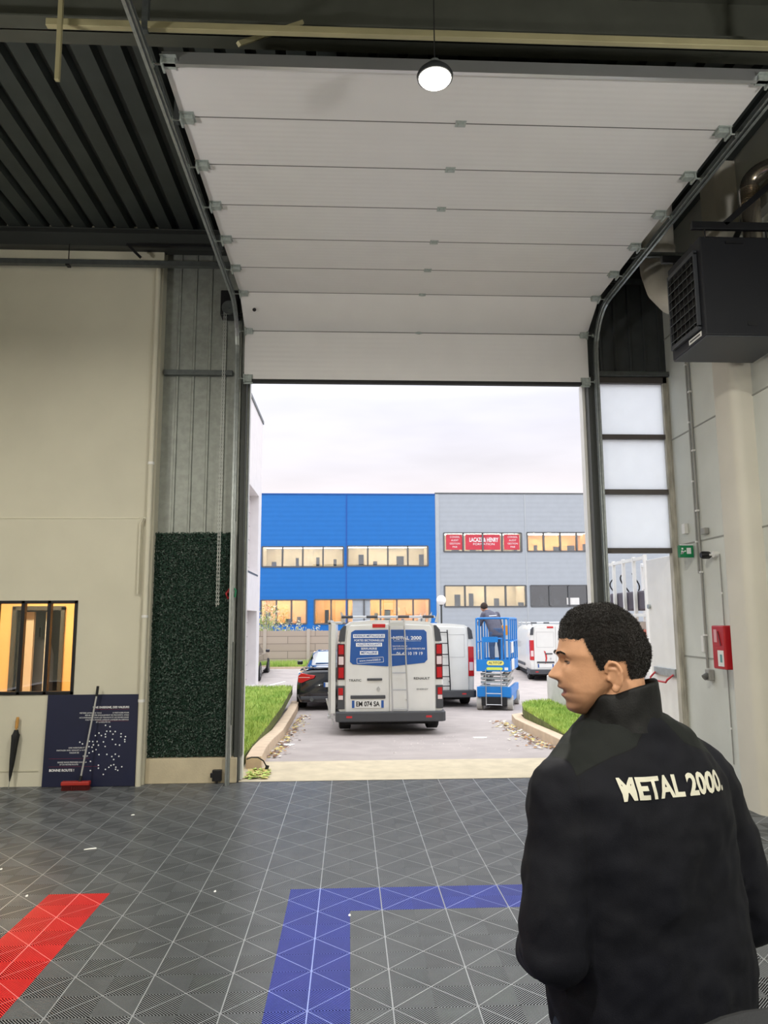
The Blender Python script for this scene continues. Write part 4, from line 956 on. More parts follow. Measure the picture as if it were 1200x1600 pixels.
        for dd, a, b in ((dl, -.70, -.08), (dr, .05, .70)):
            f = MB().box(a, b, yy, yy + .006, 1.70, 1.712).box(a, b, yy, yy + .006, 1.165, 1.177).box(a, a + .012, yy, yy + .006, 1.17, 1.71).box(b - .012, b, yy, yy + .006, 1.17, 1.71)
            f.build('pressed_panel_line', mat('white_groove', S(190, 190, 188), .5) if 'white_groove' not in bpy.data.materials else bpy.data.materials['white_groove'], dd)
    MB().box(-.41, -.145, -.055, -.03, .925, .965).build('door_handle', bumper_m, dl, bevel=.01)
    MB().box(-.70, -.09, -.05, -.028, .615, .675).build('plate_lamp_bar', bumper_m, dl, bevel=.01)
    pl = MB().box(-.675, -.12, -.042, -.03, .46, .59).build('number_plate', white_pl, dl, bevel=.004)
    MB().box(-.675, -.63, -.0435, -.041, .462, .588).box(-.165, -.12, -.0435, -.041, .462, .588).build('plate_band', vinyl_blue, dl)
    if windows: text('EM 074 SA', .115, mat('plate_black', S(20, 20, 22), .5), (-.40, -.044, .525), dl, width=.41, bold=.003)
    emb = MB().prism([(0, -.05), (.035, 0), (0, .05), (-.035, 0)], 'Y', -.046, -.03).build('maker_badge', alu, dl, bevel=.003); emb.location = (-.21, 0, .78)
    MB().box(-.315, -.085, -.045, -.03, 1.84, 1.905).build('high_brake_light', tail_red, t, bevel=.01)
    for s in (-1, 1):
        a, b = (.80, .925) if not big_light else (.79, .925)
        def cl(z0, z1, m, nm, par):
            return MB().prism([(s * a, -.022), (s * b, -.012), (s * (b + .012), .10), (s * (b - .03), .12), (s * a, .03)], 'Z', z0, z1).build(nm, m, par, bevel=.008)
        if big_light:
            c = cl(.72, 1.42, tail_red, 'tail_light', t); cl2 = MB().prism([(s * (a + .02), -.027), (s * (b - .02), -.022), (s * (b - .02), -.01), (s * (a + .02), -.01)], 'Z', .85, 1.05).build('clear_lens', tail_white, c, bevel=.004)
        else:
            c = cl(.94, 1.56, mat('tail_light_dark', S(70, 20, 28), .25) if 'tail_light_dark' not in bpy.data.materials else bpy.data.materials['tail_light_dark'], 'tail_light', t)
            for z0, z1, m_ in ((.97, 1.15, tail_red), (1.20, 1.34, tail_white), (1.38, 1.54, tail_red)): MB().prism([(s * (a + .02), -.030), (s * (b - .015), -.020), (s * (b - .015), -.01), (s * (a + .02), -.01)], 'Z', z0, z1).build('lens', m_, c, bevel=.004)
            cl(.44, .84, bumper_m, 'lower_light_housing', t)
            for z0, z1, m_ in ((.68, .80, tail_red), (.60, .67, tail_white)): MB().prism([(s * (a + .03), -.030), (s * (b - .015), -.022), (s * (b - .015), -.01), (s * (a + .03), -.01)], 'Z', z0, z1).build('lens', m_, c, bevel=.004)
        MB().prism([(s * .80, 1.60), (s * .915, 1.60), (s * .885, 1.80), (s * .82, 1.88), (s * .775, 1.88)], 'Y', -.02, .05).build('corner_trim', bumper_m, t, bevel=.008)
    if ladder_x:
        a, b = ladder_x; lm_ = ladder_m or alu
        m = MB()
        zt = 1.98 if windows else 1.82
        for x0, x1 in ((a, a + .04), (b, b + .05)):
            m.tube([(x0 + .01, -.09, zt), (x1 + .01, -.12, .50), (x1 + .01, -.07, .37)], .014, 8)
        for z in ([1.66, 1.37, 1.06, .77, .44] if windows else [1.76, 1.5, 1.24, .98, .72, .50]):
            k = (zt - z) / (zt - .4) * .045; m.tube([(a + .01 + k, -.10, z), (b + .01 + k, -.10, z)], .012, 8)
        if windows: m.box(a, b + .02, -.11, -.09, 1.87, 1.93)
        m.tube([(a + .02, -.1, 1.7), (a + .02, 0, 1.7)], .010, 6).tube([(b + .04, -.1, .6), (b + .04, 0, .6)], .010, 6)
        m.build('rear_ladder', lm_, t, smooth='auto')
    if rack:
        rk_ = MB()
        for y in (.02, 1.2, 2.4, 3.4):
            rk_.tube([(-.84, y, 2.03), (.80, y, 2.03)], .018, 8)
            for s in (-1, 1): rk_.prism([(s * .80, 1.93), (s * .86, 1.93), (s * .88, 2.13), (s * .83, 2.05)], 'Y', y - .01, y + .01)
        for s in (-.8, .8): rk_.tube([(s, 0, 2.02), (s, 3.4, 2.02)], .014, 8)
        r_ = rk_.build('roof_rack', alu, t, smooth='auto')
        for x0 in (-.86, -.42, .14, .58): MB().tube([(x0, .0, 2.03), (x0 + .2, .0, 2.03)], .026, 10).build('roller_sleeve', bumper_m, r_)
    return t
G2 = gz(13.4)
v1 = van((.72, 13.4, G2), 'white panel van nearest the doorway with blue lettered rear windows and a rear ladder', windows=True, ladder_x=(-.02, .235))
# glass carrying frame on the left flank of the nearest van
m = MB()
for y in (.05, 1.2, 2.6): m.box(-1.09, -1.05, y - .02, y + .02, .30, 1.97).box(-1.09, -.92, y - .02, y + .02, .28, .33).box(-1.09, -.86, y - .02, y + .02, 1.90, 1.94).bar((-1.12, y, .62), (-1.0, y, .18), .03, .03)
m.box(-1.10, -1.06, 0, 2.7, .28, .33).box(-1.10, -1.06, 0, 2.7, 1.93, 1.97)
fr_ = m.build('side_frame', alu, v1, bevel=.003)
MB().box(-1.045, -.96, .02, 2.5, .36, 1.92).build('carried_sheet', van_white, v1, bevel=.01)
v2 = van((2.17, 19.1, gz(19)), 'white panel van partly hidden behind the nearest van with a dark rear ladder', ladder_x=(-.05, .27), ladder_m=black_metal, rack=False, big_light=True)
v2.scale = (1.05, 1.05, 1.05)
v3 = van((7.35, 26.7, gz(27)), 'white panel van parked farther right seen from its rear left corner', rz=math.radians(-4.8), ladder_x=None, big_light=True)
cm_ = MB(); pts = [(.0, .95), (.05, .93), (.10, .82), (.11, .68), (.06, .50), (.03, .50), (.06, .68), (.04, .82)]
cm_.prism([(x - .45, z + .1) for x, z in pts], 'Y', -.045, -.03).build('red_reflector_mark', tail_red, v3)
van((9.9, 27.2, gz(27)), 'white panel van hidden beside the far right van', rz=math.radians(-4.8), ladder_x=(-.1, .2), big_light=True)

def coupe(loc, label, rz=0.):
    t = thing('car', loc, label, 'car', rz=rz)
    #      y,   w,   zsh, cw,  zt
    secs = [(0, .84, .78, .70, .90), (.06, .90, .82, .74, 1.0), (.45, .915, .86, .73, 1.03), (.75, .92, .88, .70, 1.07), (1.5, .92, .90, .60, 1.35), (2.0, .92, .90, .60, 1.385), (2.7, .92, .89, .60, 1.34), (3.45, .91, .86, .70, .99), (4.3, .88, .74, .70, .84), (4.6, .80, .6, .6, .66)]
    rings = []
    for y, wv, zs, cw, zt in secs:
        h = [(0, .2), (wv * .92, .2), (wv, .35), (wv + .012, .6), (wv - .015, zs), (cw + .06, zs + .03), (cw, zt - .06), (cw - .14, zt - .01)]
        rings.append([(x, y, z) for x, z in h] + [(0, y, zt)] + [(-x, y, z) for x, z in h[:0:-1]])
    MB().loft(rings).build('body', car_black, t, smooth='auto')
    MB().add([(-.52, .80, 1.095), (.52, .80, 1.095), (.45, 1.45, 1.345), (-.45, 1.45, 1.345)], [(0, 1, 2, 3)]).build('rear_window', mat('light_reflecting_glass', S(150, 160, 172), .08, .6) if 'light_reflecting_glass' not in bpy.data.materials else bpy.data.materials['light_reflecting_glass'], t)
    for s in (-1, 1):
        MB().add([(s * .775, .95, .93), (s * .775, 3.2, .95), (s * .63, 2.7, 1.29), (s * .625, 1.4, 1.31)], [(0, 1, 2, 3)]).build('side_window', glass_dark, t)
        tl = MB().prism([(s * .88, .83), (s * .80, .90), (s * .62, .86), (s * .46, .84), (s * .50, .77), (s * .62, .74), (s * .80, .66), (s * .88, .68)], 'Y', -.04, .12).build('tail_light', tail_red, t, bevel=.01)
        MB().box(s * .60, s * .86, -.045, -.035, .79, .80).build('light_strip', tail_white, tl)
        MB().box(s * .93, s * 1.08, 2.55, 2.68, .95, 1.06).build('wing_mirror', car_black, t, bevel=.03)
        MB().tube([(s * .55, -.05, .27), (s * .55, .15, .27)], .045, 14).build('exhaust_tip', steel_d, t)
    for x in (-.83, .83): wheel(t, x, .85, .34, .24); wheel(t, x, 3.65, .34, .24)
    MB().box(-.82, .82, -.03, .10, .26, .34).build('diffuser', bumper_m, t, bevel=.015)
    MB().box(-.72, .72, -.01, .08, 1.0, 1.03).build('boot_lip', car_black, t, bevel=.01)
    p = MB().box(-.26, .26, -.025, .0, .56, .67).build('number_plate', white_pl, t, bevel=.003); MB().box(-.26, -.22, -.027, -.024, .562, .668).build('plate_band', vinyl_blue, p)
    return t
c1 = coupe((-.36, 18.62, gz(19)), 'black coupe with red tail lights parked to the left of the nearest van')
c2 = copy_tree(c1); c2.location = (-4.15, 26.9, gz(27)); c2.rotation_euler.z = 0; c2['label'] = 'dark car just visible beyond the corner of the white neighbouring building'

# ---------------------------------------------------------------- scissor lift
sl = thing('scissor_lift', (3.46, 18.2, gz(18.6)), 'blue scissor lift with a caged platform right of the vans', 'scissor lift', rz=math.radians(-18))
sl.scale = (1.08, 1.08, 1.08)
MB().box(-.36, .36, .08, 1.75, .16, .34).box(-.38, .38, .02, .10, .30, .52).box(-.385, -.30, .1, 1.7, .34, .50).box(.30, .385, .1, 1.7, .34, .50).build('chassis', lift_blue, sl, bevel=.008)
MB().box(-.28, .28, .0, .06, .12, .30).box(-.3, .3, .1, 1.7, .1, .17).build('drive_cover', black_metal, sl, bevel=.006)
wg = mat('grey_lift_tyre', S(168, 166, 160), .8)
for x in (-.34, .34):
    for y in (.2, 1.55):
        o = MB().cyl((-.06, 0, 0), (.06, 0, 0), .165, 26).build('wheel', wg, sl, loc=(x, y, .165), bevel=.01)
        MB().cyl((-.07, 0, 0), (.07, 0, 0), .06, 14).build('hub', steel_d, o)
am = mat('scissor_arm_grey', S(176, 174, 166), .5, .2)
n = 4; z0 = .52; dz = .085
for k in range(n):
    for s in (-1, 1):
        x = s * .25; a = (.12, 1.68) if k % 2 == 0 else (1.68, .12)
        MB().bar((x, a[0], z0 + k * dz), (x, a[1], z0 + (k + 1) * dz), .04, .06).build('scissor_arm', am, sl, bevel=.004)
        MB().bar((x - s * .05, a[1], z0 + k * dz), (x - s * .05, a[0], z0 + (k + 1) * dz), .04, .06).build('scissor_arm', am, sl, bevel=.004)
    MB().cyl((-.30, .12, z0 + k * dz + .01), (.30, .12, z0 + k * dz + .01), .03, 10).build('cross_tube', steel, sl)
m = MB()
for x in (-.17, .17): m.tube([(x, -.03, .12), (x, -.03, .9)], .012, 8)
for z in (.14, .38, .60, .82): m.tube([(-.17, -.03, z), (.17, -.03, z)], .011, 8)
m.build('entry_ladder', alu, sl)
MB().box(-.36, .36, 0, 1.8, .88, .93).build('platform_floor', steel_d, sl)
MB().box(-.37, .37, -.02, 0, .86, 1.12).box(-.38, -.36, 0, 1.8, .86, 1.08).box(.36, .38, 0, 1.8, .86, 1.08).box(-.37, .37, 1.8, 1.82, .86, 1.08).build('toe_board', lift_blue, sl, bevel=.004)
m = MB()
for s in (-.36, .36):
    for y in (0, .45, .9, 1.35, 1.8): m.tube([(s, y, .93), (s, y, 2.02)], .019, 8)
    for z in (1.5, 2.02): m.tube([(s, 0, z), (s, 1.8, z)], .02, 8)
for y in (0, 1.8): m.tube([(-.36, y, 1.98), (-.33, y, 2.03), (.33, y, 2.03), (.36, y, 1.98)], .022, 8)
m.tube([(-.36, 1.8, 1.5), (.36, 1.8, 1.5)], .02, 8).tube([(-.22, 0, 1.12), (-.22, 0, 1.58), (.2, 0, 1.58), (.2, 0, 1.12)], .028, 8).tube([(.27, 0, .9), (.27, 0, 2.02)], .022, 8)
m.build('guard_rail', lift_blue, sl, smooth='auto')
MB().box(-.02, .32, -.03, -.02, .0, .12).build('gate_plate', lift_blue, sl, loc=(-.2, 0, 1.5))
yl = mat('yellow_label', S(236, 226, 120), .5)
def pill(cx, cz, w_, h_):
    pts = []
    for k in range(9): a = -PI / 2 + PI * k / 8; pts.append((cx + w_ / 2 - h_ / 2 + math.cos(a) * h_ / 2, cz + math.sin(a) * h_ / 2))
    for k in range(9): a = PI / 2 + PI * k / 8; pts.append((cx - w_ / 2 + h_ / 2 + math.cos(a) * h_ / 2, cz + math.sin(a) * h_ / 2))
    return pts
MB().prism(pill(.05, 1.045, .38, .10), 'Y', -.026, -.02).build('name_plate', yl, sl)
text('ALTITOP', .075, text_dark, (.05, -.028, 1.045), sl, width=.30, bold=.001)
MB().prism(pill(.03, .92, .36, .06), 'Y', -.026, -.02).build('lower_label', mat('lime_label', S(205, 222, 90), .5), sl)
MB().box(.25, .33, -.026, -.02, .89, .95).build('white_label', white_pl, sl)
MB().box(.385, .395, .2, .75, .88, 1.12).build('side_notice', white_pl, sl)
MB().box(.02, .20, 1.70, 1.78, 1.62, 1.86).build('control_box', mat('orange_box', S(225, 150, 40), .5), sl, bevel=.01)
MB().box(.37, .39, .3, .7, 1.25, 1.5).box(-.39, -.37, .2, .5, 1.1, 1.3).build('side_box', white_pl, sl, bevel=.006)

# ================================================================ people
def remesh(o, v, smooth=1):
    r = o.modifiers.new('union', 'REMESH'); r.mode = 'VOXEL'; r.voxel_size = v; r.use_smooth_shade = True
    if smooth:
        s = o.modifiers.new('soft', 'SMOOTH'); s.iterations = smooth; s.factor = .5
    return o
def ell(mb, z, cx, cy, a, b, n=28, e=2.3):
    out = []
    for k in range(n):
        t = 2 * PI * k / n; c, s = math.cos(t), math.sin(t)
        out.append((cx + a * math.copysign(abs(c) ** (2 / e), c), cy + b * math.copysign(abs(s) ** (2 / e), s), z))
    return out

# worker on the lift, seen from behind, bending forward over the rail
wk = thing('person', (3.68, 18.85, gz(18.6) + 1.03), 'person in a grey jacket and jeans leaning over the rail of the blue lift', 'person', rz=math.radians(14))
m = MB()
m.ball((-.16, .36, 1.44), .098, 16, 12, sc_=(.85, 1, 1.15)); m.capsule((-.10, .24, 1.30), (-.15, .34, 1.42), .055, .055)
m.capsule((0, .03, .90), (-.06, .19, 1.24), .09, .10)
for s in (-1, 1):
    m.capsule((s * .10, .0, .85), (s * .12, .02, .48), .085, .06); m.capsule((s * .12, .02, .48), (s * .13, -.02, .09), .055, .04); m.capsule((s * .13, -.03, .05), (s * .14, .14, .035), .04, .035)
    m.capsule((s * .19 - .06, .2, 1.27), (s * .27 - .04, .28, 1.02), .05, .042); m.capsule((s * .27 - .04, .28, 1.02), (s * .24, .48, 1.06), .04, .03)
    m.capsule((s * .24, .48, 1.06), (s * .22, .55, 1.07), .034, .03)
    for k in range(4): m.capsule((s * .22 + (k - 1.5) * .018, .56, 1.08), (s * .22 + (k - 1.5) * .02, .63 - abs(k - 1.4) * .008, 1.05), .009, .008, 8)
    m.capsule((s * .2, .53, 1.08), (s * .165, .58, 1.05), .010, .009, 8)
remesh(m.build('body', skin, wk), .006)
jk = mat('worker_grey_jacket', S(92, 92, 106), .8, var=.15, vscale=10, bump=.2, bscale=14)
m = MB(); m.loft([[(x, y - (z - .95) * 0, z) for x, y, z in ell(m, z, cx, cy, a, b, 20)] for z, cx, cy, a, b in ((.74, 0, 0, .19, .13), (.88, -.01, .02, .185, .14), (1.0, -.03, .08, .19, .15), (1.15, -.05, .15, .205, .15), (1.26, -.06, .19, .19, .13), (1.33, -.08, .22, .12, .10), (1.38, -.11, .26, .06, .06))])
for s in (-1, 1):
    m.capsule((s * .18 - .06, .19, 1.26), (s * .28 - .04, .28, 1.02), .078, .062); m.capsule((s * .28 - .04, .28, 1.02), (s * .245, .46, 1.055), .06, .045)
jo = remesh(m.build('jacket', jk, wk), .012)
MB().box(-.19, .02, -.004, .004, -.012, .012, M=Matrix.Translation((.02, .035, 1.235)) @ Matrix.Rotation(math.radians(-4), 4, 'Y')).build('reflective_stripe', text_white, wk)
m = MB(); m.loft([ell(m, z, 0, 0, a, b, 20) for z, a, b in ((.70, .165, .12), (.80, .175, .125), (.92, .17, .12))])
for s in (-1, 1): m.capsule((s * .095, .0, .80), (s * .12, .02, .48), .105, .078); m.capsule((s * .12, .02, .48), (s * .13, -.02, .10), .075, .062)
remesh(m.build('trousers', jean, wk), .012)
for s in (-1, 1):
    m = MB(); m.capsule((s * .13, -.03, .05), (s * .14, .15, .045), .05, .045, flat=1); m.box(s * .135 - .045, s * .135 + .045, -.08, .19, .0, .02); m.build('shoe', black_rubber, wk, smooth=False)
m = MB(); m.ball((-.16, .345, 1.465), .103, 16, 12, sc_=(.88, 1.0, 1.0)); m.build('hair', mat('short_dark_brown_hair', S(52, 40, 34), .9, bump=.5, bscale=60), wk, smooth=True)

# ---------------------------------------------------------------- the man in the foreground
man = thing('person', (.575, 1.58, 0), 'person in a black jacket with pale back lettering, head turned left, in the foreground', 'person', rz=math.radians(24))
HC = Vector((-.052, -.002, 1.607)); HA = math.radians(148.5)
HM = Matrix.Translation(HC) @ Matrix.Rotation(HA, 4, 'Z') @ Matrix.Scale(.91, 4)           # head frame: +x forward, +y its left, z up from chin
def ip(tab, z):
    zs = [a for a, b in tab]
    return float(np.interp(z, zs, [b for a, b in tab]))
FR = sorted([(.235, .0), (.2315, .041), (.220, .068), (.200, .088), (.177, .0965), (.165, .0985), (.150, .1015), (.138, .1045), (.130, .1045), (.119, .0995), (.107, .0985), (.090, .100), (.0745, .1035), (.067, .1045), (.060, .104), (.053, .0985), (.047, .094), (.040, .0955), (.034, .093), (.026, .0875), (.0147, .089), (.0068, .085), (.001, .072), (-.004, .05)])
BK = sorted([(.235, -.01), (.2315, -.024), (.218, -.047), (.200, -.066), (.175, -.081), (.150, -.091), (.128, -.094), (.105, -.0925), (.087, -.086), (.071, -.077), (.06, -.05), (.052, -.02), (.03, .015), (.01, .035), (-.004, .045)])
WD = sorted([(.235, .006), (.2315, .026), (.222, .046), (.21, .059), (.2, .065), (.175, .074), (.15, .078), (.13, .0785), (.11, .075), (.09, .071), (.07, .067), (.05, .061), (.03, .051), (.015, .040), (.004, .028), (-.004, .004)])
NS = sorted([(.20, 0), (.125, 0), (.119, .003), (.112, .009), (.107, .0135), (.096, .0215), (.087, .0270), (.082, .0265), (.078, .0205), (.0745, .009), (.07, .0), (0, 0)])
def head_pt(z, t, off=0.):
    f = ip(FR, z); b = ip(BK, z); w_ = ip(WD, z); c0 = (f + b) / 2 + (.0 if z > .06 else .0)
    c, s = math.cos(t), math.sin(t)
    ef, eb = 2.35, 2.1
    e = ef if c > 0 else eb
    x = c0 + ((f - c0) if c > 0 else (c0 - b)) * math.copysign(abs(c) ** (2 / e), c)
    y = w_ * math.copysign(abs(s) ** (2 / e), s)
    # facial features
    if c > 0:
        ay = abs(y)
        g = lambda u, m_, s_: math.exp(-((u - m_) / s_) ** 2)
        sy = .0065 + .0075 * min(1, max(0, (.118 - z) / .035))
        x += ip(NS, z) * math.exp(-(ay / sy) ** 2.2)
        x += .0065 * g(ay, .0145, .0065) * g(z, .083, .008)                     # wings of the nose
        x -= .0115 * g(ay, .031, .0125) * g(z, .1165, .0095)                    # eye sockets
        x += .0045 * g(ay, .027, .020) * g(z, .133, .006)                       # brow
        x += .0050 * g(ay, .044, .014) * g(z, .092, .013)                       # cheekbone
        x -= .0030 * g(ay, .040, .012) * g(z, .060, .014)
        x += .0042 * math.exp(-(ay / .021) ** 2.6) * g(z, .0575, .0042)         # upper lip
        x += .0045 * math.exp(-(ay / .019) ** 2.6) * g(z, .0405, .0045)         # lower lip
        x -= .0120 * math.exp(-(ay / .019) ** 2.6) * g(z, .0490, .0035)         # open mouth
        x -= .0022 * g(ay, 0, .004) * g(z, .067, .004)
    d = Vector((x - c0, y, (z - .12) * .6)); 
    if off: d.normalize(); return (x + d.x * off, y + d.y * off, z + d.z * off)
    return (x, y, z)
def head_mesh(mb, M):
    zs = list(np.concatenate([np.linspace(-.004, .15, 100), np.linspace(.152, .235, 36)])); n = 120
    mb.loft([[tuple(M @ Vector(head_pt(z, 2 * PI * k / n))) for k in range(n)] for z in zs])
bodym = MB(); head_mesh(bodym, HM)
for s in (1, -1):
    for dz in (.0062, -.0080): bodym.ball(tuple(HM @ Vector((.0768, s * .031, .1165 + dz))), 1, 16, 10, sc_=(.0108, .0135, .0068), R=HM.to_3x3().normalized())
# neck and jaw underside
bodym.capsule((-.018, -.02, 1.47), tuple(HM @ Vector((-.022, 0, .075))), .066, .058, 20)
bodym.capsule(tuple(HM @ Vector((-.01, 0, .045))), tuple(HM @ Vector((.05, 0, .022))), .042, .024, 16)
# ears
for s in (1, -1):
    E = HM @ Matrix.Translation((-.006, s * .073, .088)) @ Matrix.Rotation(s * math.radians(-20), 4, 'Z') @ Matrix.Rotation(math.radians(10), 4, 'Y')
    pts = []; rr = []
    for k in range(22):
        a = math.radians(15 + 250 * k / 21)        # helix: front root, over the top, down the back to the lobe
        pts.append(tuple(E @ Vector((-.002 + .0175 * math.cos(a) * (1 - .25 * (math.sin(a) < 0)), s * (.010 + .005 * math.sin(PI * k / 21)), .001 + .0285 * math.sin(a))))); rr.append(.0038 if 1 < k < 18 else .0030)
    bodym.tube(pts, rr, 8)
    bodym.ball(tuple(E @ Vector((-.003, s * .006, .002))), 1, 14, 10, sc_=(.017, .0055, .027), R=E.to_3x3())
    bodym.ball(tuple(E @ Vector((.002, s * .009, -.027))), 1, 12, 8, sc_=(.009, .0045, .009), R=E.to_3x3())
    bodym.ball(tuple(E @ Vector((.013, s * .006, -.004))), 1, 10, 8, sc_=(.004, .006, .008), R=E.to_3x3())
    bodym.tube([tuple(E @ Vector((.006, s * .010, .016))), tuple(E @ Vector((-.009, s * .0115, .012))), tuple(E @ Vector((-.011, s * .0115, -.006))), tuple(E @ Vector((-.004, s * .011, -.018)))], .0028, 8)
# trunk and limbs under the clothes
bodym.loft([ell(None, z, 0, 0, a, b) for z, a, b in ((.86, .14, .10), (.95, .165, .115), (1.1, .15, .10), (1.3, .17, .11), (1.45, .17, .10), (1.53, .12, .085), (1.57, .06, .06))])
for s in (-1, 1):
    bodym.capsule((s * .095, 0, .92), (s * .11, .02, .50), .085, .058); bodym.capsule((s * .11, .02, .50), (s * .12, -.01, .10), .056, .036)
    bodym.capsule((s * .12, -.02, .05), (s * .14, .17, .035), .042, .032)
ARM = {-1: [(-.185, -.01, 1.475), (-.232, -.03, 1.20), (-.13, .15, 1.115)], 1: [(.20, -.01, 1.475), (.292, -.03, 1.175), (.17, .17, 1.09)]}
def hand(mb, w0, d, side, nrm):
    """palm with four unequal bent fingers and a thumb; d = direction the hand points, nrm = out of its back"""
    d = Vector(d).normalized(); nrm = (Vector(nrm) - d * Vector(nrm).dot(d)).normalized(); lat = d.cross(nrm) * side; w0 = Vector(w0)
    for k in range(4): mb.capsule(w0 + lat * (k - 1.5) * .012, w0 + d * .085 + lat * (k - 1.5) * .021, .013, .012, 10)
    for k, L in enumerate((.068, .078, .072, .056)):
        b = w0 + d * .085 + lat * (k - 1.5) * .021; d2 = (d * .75 - nrm * .65).normalized(); d3 = (d * .1 - nrm).normalized()
        e = b + d2 * L * .48; f = e + d3 * L * .32; h = f + (d3 * .8 - d * .5).normalized() * L * .25
        mb.capsule(b, e, .0098, .0092, 9); mb.capsule(e, f, .0092, .0085, 9); mb.capsule(f, h, .0085, .0075, 9)
    b = w0 + d * .022 - lat * .026; e = b - lat * .028 + d * .030 - nrm * .012; f = e + d * .03 - lat * .004 - nrm * .014
    mb.capsule(b, e, .013, .011, 9); mb.capsule(e, f, .0108, .009, 9)
for s, a in ARM.items():
    a = [Vector(p) for p in a]; bodym.capsule(a[0], a[1], .052, .042); bodym.capsule(a[1], a[2], .042, .028)
    d = (Vector((-.02 * s, .26, 1.07)) - a[2]).normalized(); bodym.capsule(a[2], a[2] + d * .03, .028, .026); hand(bodym, a[2] + d * .03, d, s, (s * .8, .3, .7))
bo = bodym.build('body', [skin], man)
remesh(bo, .0026, 1)
# skin with darker lips and stubble (its own colour, placed on the head)
sk = bo.data.materials[0] = mat('face_skin', S(206, 155, 121), .48, var=.07, vscale=40, bump=.04, bscale=260)
def blotch(m, c, rad, col, amount, squash=(1, 1, 1)):
    t = m.node_tree; b = t.nodes['Principled BSDF']; src = b.inputs['Base Color'].links[0].from_socket
    co = t.nodes.new('ShaderNodeTexCoord'); mp = t.nodes.new('ShaderNodeMapping'); mp.vector_type = 'TEXTURE'
    P = c; mp.inputs['Location'].default_value = P; mp.inputs['Rotation'].default_value = (0, 0, HA); mp.inputs['Scale'].default_value = [rad * k for k in squash]
    ln = t.nodes.new('ShaderNodeVectorMath'); ln.operation = 'LENGTH'; r = t.nodes.new('ShaderNodeMapRange')
    r.inputs[1].default_value = .75; r.inputs[2].default_value = 1.1; r.inputs[3].default_value = amount; r.inputs[4].default_value = 0
    x = t.nodes.new('ShaderNodeMix'); x.data_type = 'RGBA'
    t.links.new(co.outputs['Object'], mp.inputs[0]); t.links.new(mp.outputs[0], ln.inputs[0]); t.links.new(ln.outputs['Value'], r.inputs[0]); t.links.new(r.outputs[0], x.inputs[0])
    t.links.new(src, x.inputs[6]); x.inputs[7].default_value = col; t.links.new(x.outputs[2], b.inputs['Base Color'])
blotch(sk, HM @ Vector((.088, 0, .030)), .05, S(128, 94, 76), .55, (1.1, 1.1, .95))
blotch(sk, HM @ Vector((.104, 0, .0700)), .012, S(120, 88, 72), .5, (1, 2.2, .6))
blotch(sk, HM @ Vector((.100, 0, .0490)), .020, S(140, 76, 66), .75, (.9, 1.15, .62))
for s in (1, -1):
    eye = MB().ball(tuple(HM @ Vector((.0768, s * .031, .1165))), .0116, 18, 12).build('eye', mat('eye_white', S(150, 132, 122), .3) if s > 0 else bpy.data.materials['eye_white'], man, smooth=True)
    MB().ball(tuple(HM @ Vector((.0856, s * .0315, .1165))), .0046, 12, 8, sc_=(.8, .8, 1)).build('iris', mat('dark_iris', S(34, 22, 16), .2) if s > 0 else bpy.data.materials['dark_iris'], eye, smooth=True)
hair_m0 = mat('dark_lash', S(20, 14, 12), .8)
lids = MB()
for s in (1, -1):
    for dz, fx_ in ((.0052, -.0012),):
        lids.tube([tuple(HM @ Vector((.0822 + fx_ + .0062 * math.cos((k - 4) / 4 * 1.35), s * (.031 + .0029 * (k - 4)), .1165 + dz * (1 - ((k - 4) / 4.6) ** 2)))) for k in range(9)], [.0014, .0030, .0040, .0044, .0045, .0044, .0040, .0030, .0014], 7)
lids.build('eyelids', sk, man, smooth=True)
la_ = MB()
for s in (1, -1): la_.tube([tuple(HM @ Vector((.0868 + .0062 * math.cos((k - 4) / 4 * 1.35), s * (.031 + .0029 * (k - 4)), .1165 + .0004 * (1 - ((k - 4) / 4.6) ** 2)))) for k in range(9)], [.0004] + [.0012] * 7 + [.0004], 6)
la_.build('eyelashes', hair_m0, man, smooth=True)

# hair: short and curly, faded at the nape and temples
def hairline(x):
    return float(np.interp(x, [-.10, -.045, -.036, -.030, .006, .012, .026, .036, .048, .056, .12], [.074, .070, .092, .118, .118, .100, .098, .120, .142, .166, .168]))
hair_m = mat('short_black_curly_hair', S(25, 20, 18), .85, spec=.25, var=.4, vscale=60, bump=.8, bscale=170, sheen=.2)
V = []; F = []; idx = {}
n = 200; zs = np.linspace(.066, .2352, 150); rd = random.Random(2)
from mathutils import noise as mnoise
def hp_(z, t):
    x, y, zz = head_pt(z, t); edge = z - hairline(x); th = .0068 * min(1, max(0, edge / .06)) + .0008
    th *= 1 + .25 * max(0, (z - .17) / .06)
    p = Vector(head_pt(z, t, th)); nn = mnoise.noise(p * 130) * .0020 * min(1, max(0, edge / .03)); d = (p - Vector((0, 0, .12))).normalized()
    return p + d * nn
for i, z in enumerate(zs):
    for k in range(n):
        t = 2 * PI * k / n; x = head_pt(z, t)[0]
        yy_ = head_pt(z, t)[1]; idx[i, k] = (len(V), z > hairline(x) + .004 * mnoise.noise(Vector((x * 90, yy_ * 90, z * 60))) + .0015 * mnoise.noise(Vector((x * 400, yy_ * 400, z * 300)))); V.append(tuple(HM @ hp_(z, t)))
top = len(V); V.append(tuple(HM @ Vector((-.005, 0, .2352 + .0095))))
for i in range(len(zs) - 1):
    for k in range(n):
        q_ = [idx[i, k], idx[i, (k + 1) % n], idx[i + 1, (k + 1) % n], idx[i + 1, k]]
        if all(a[1] for a in q_): F.append(tuple(a[0] for a in q_))
for k in range(n): F.append((idx[len(zs) - 1, k][0], idx[len(zs) - 1, (k + 1) % n][0], top))
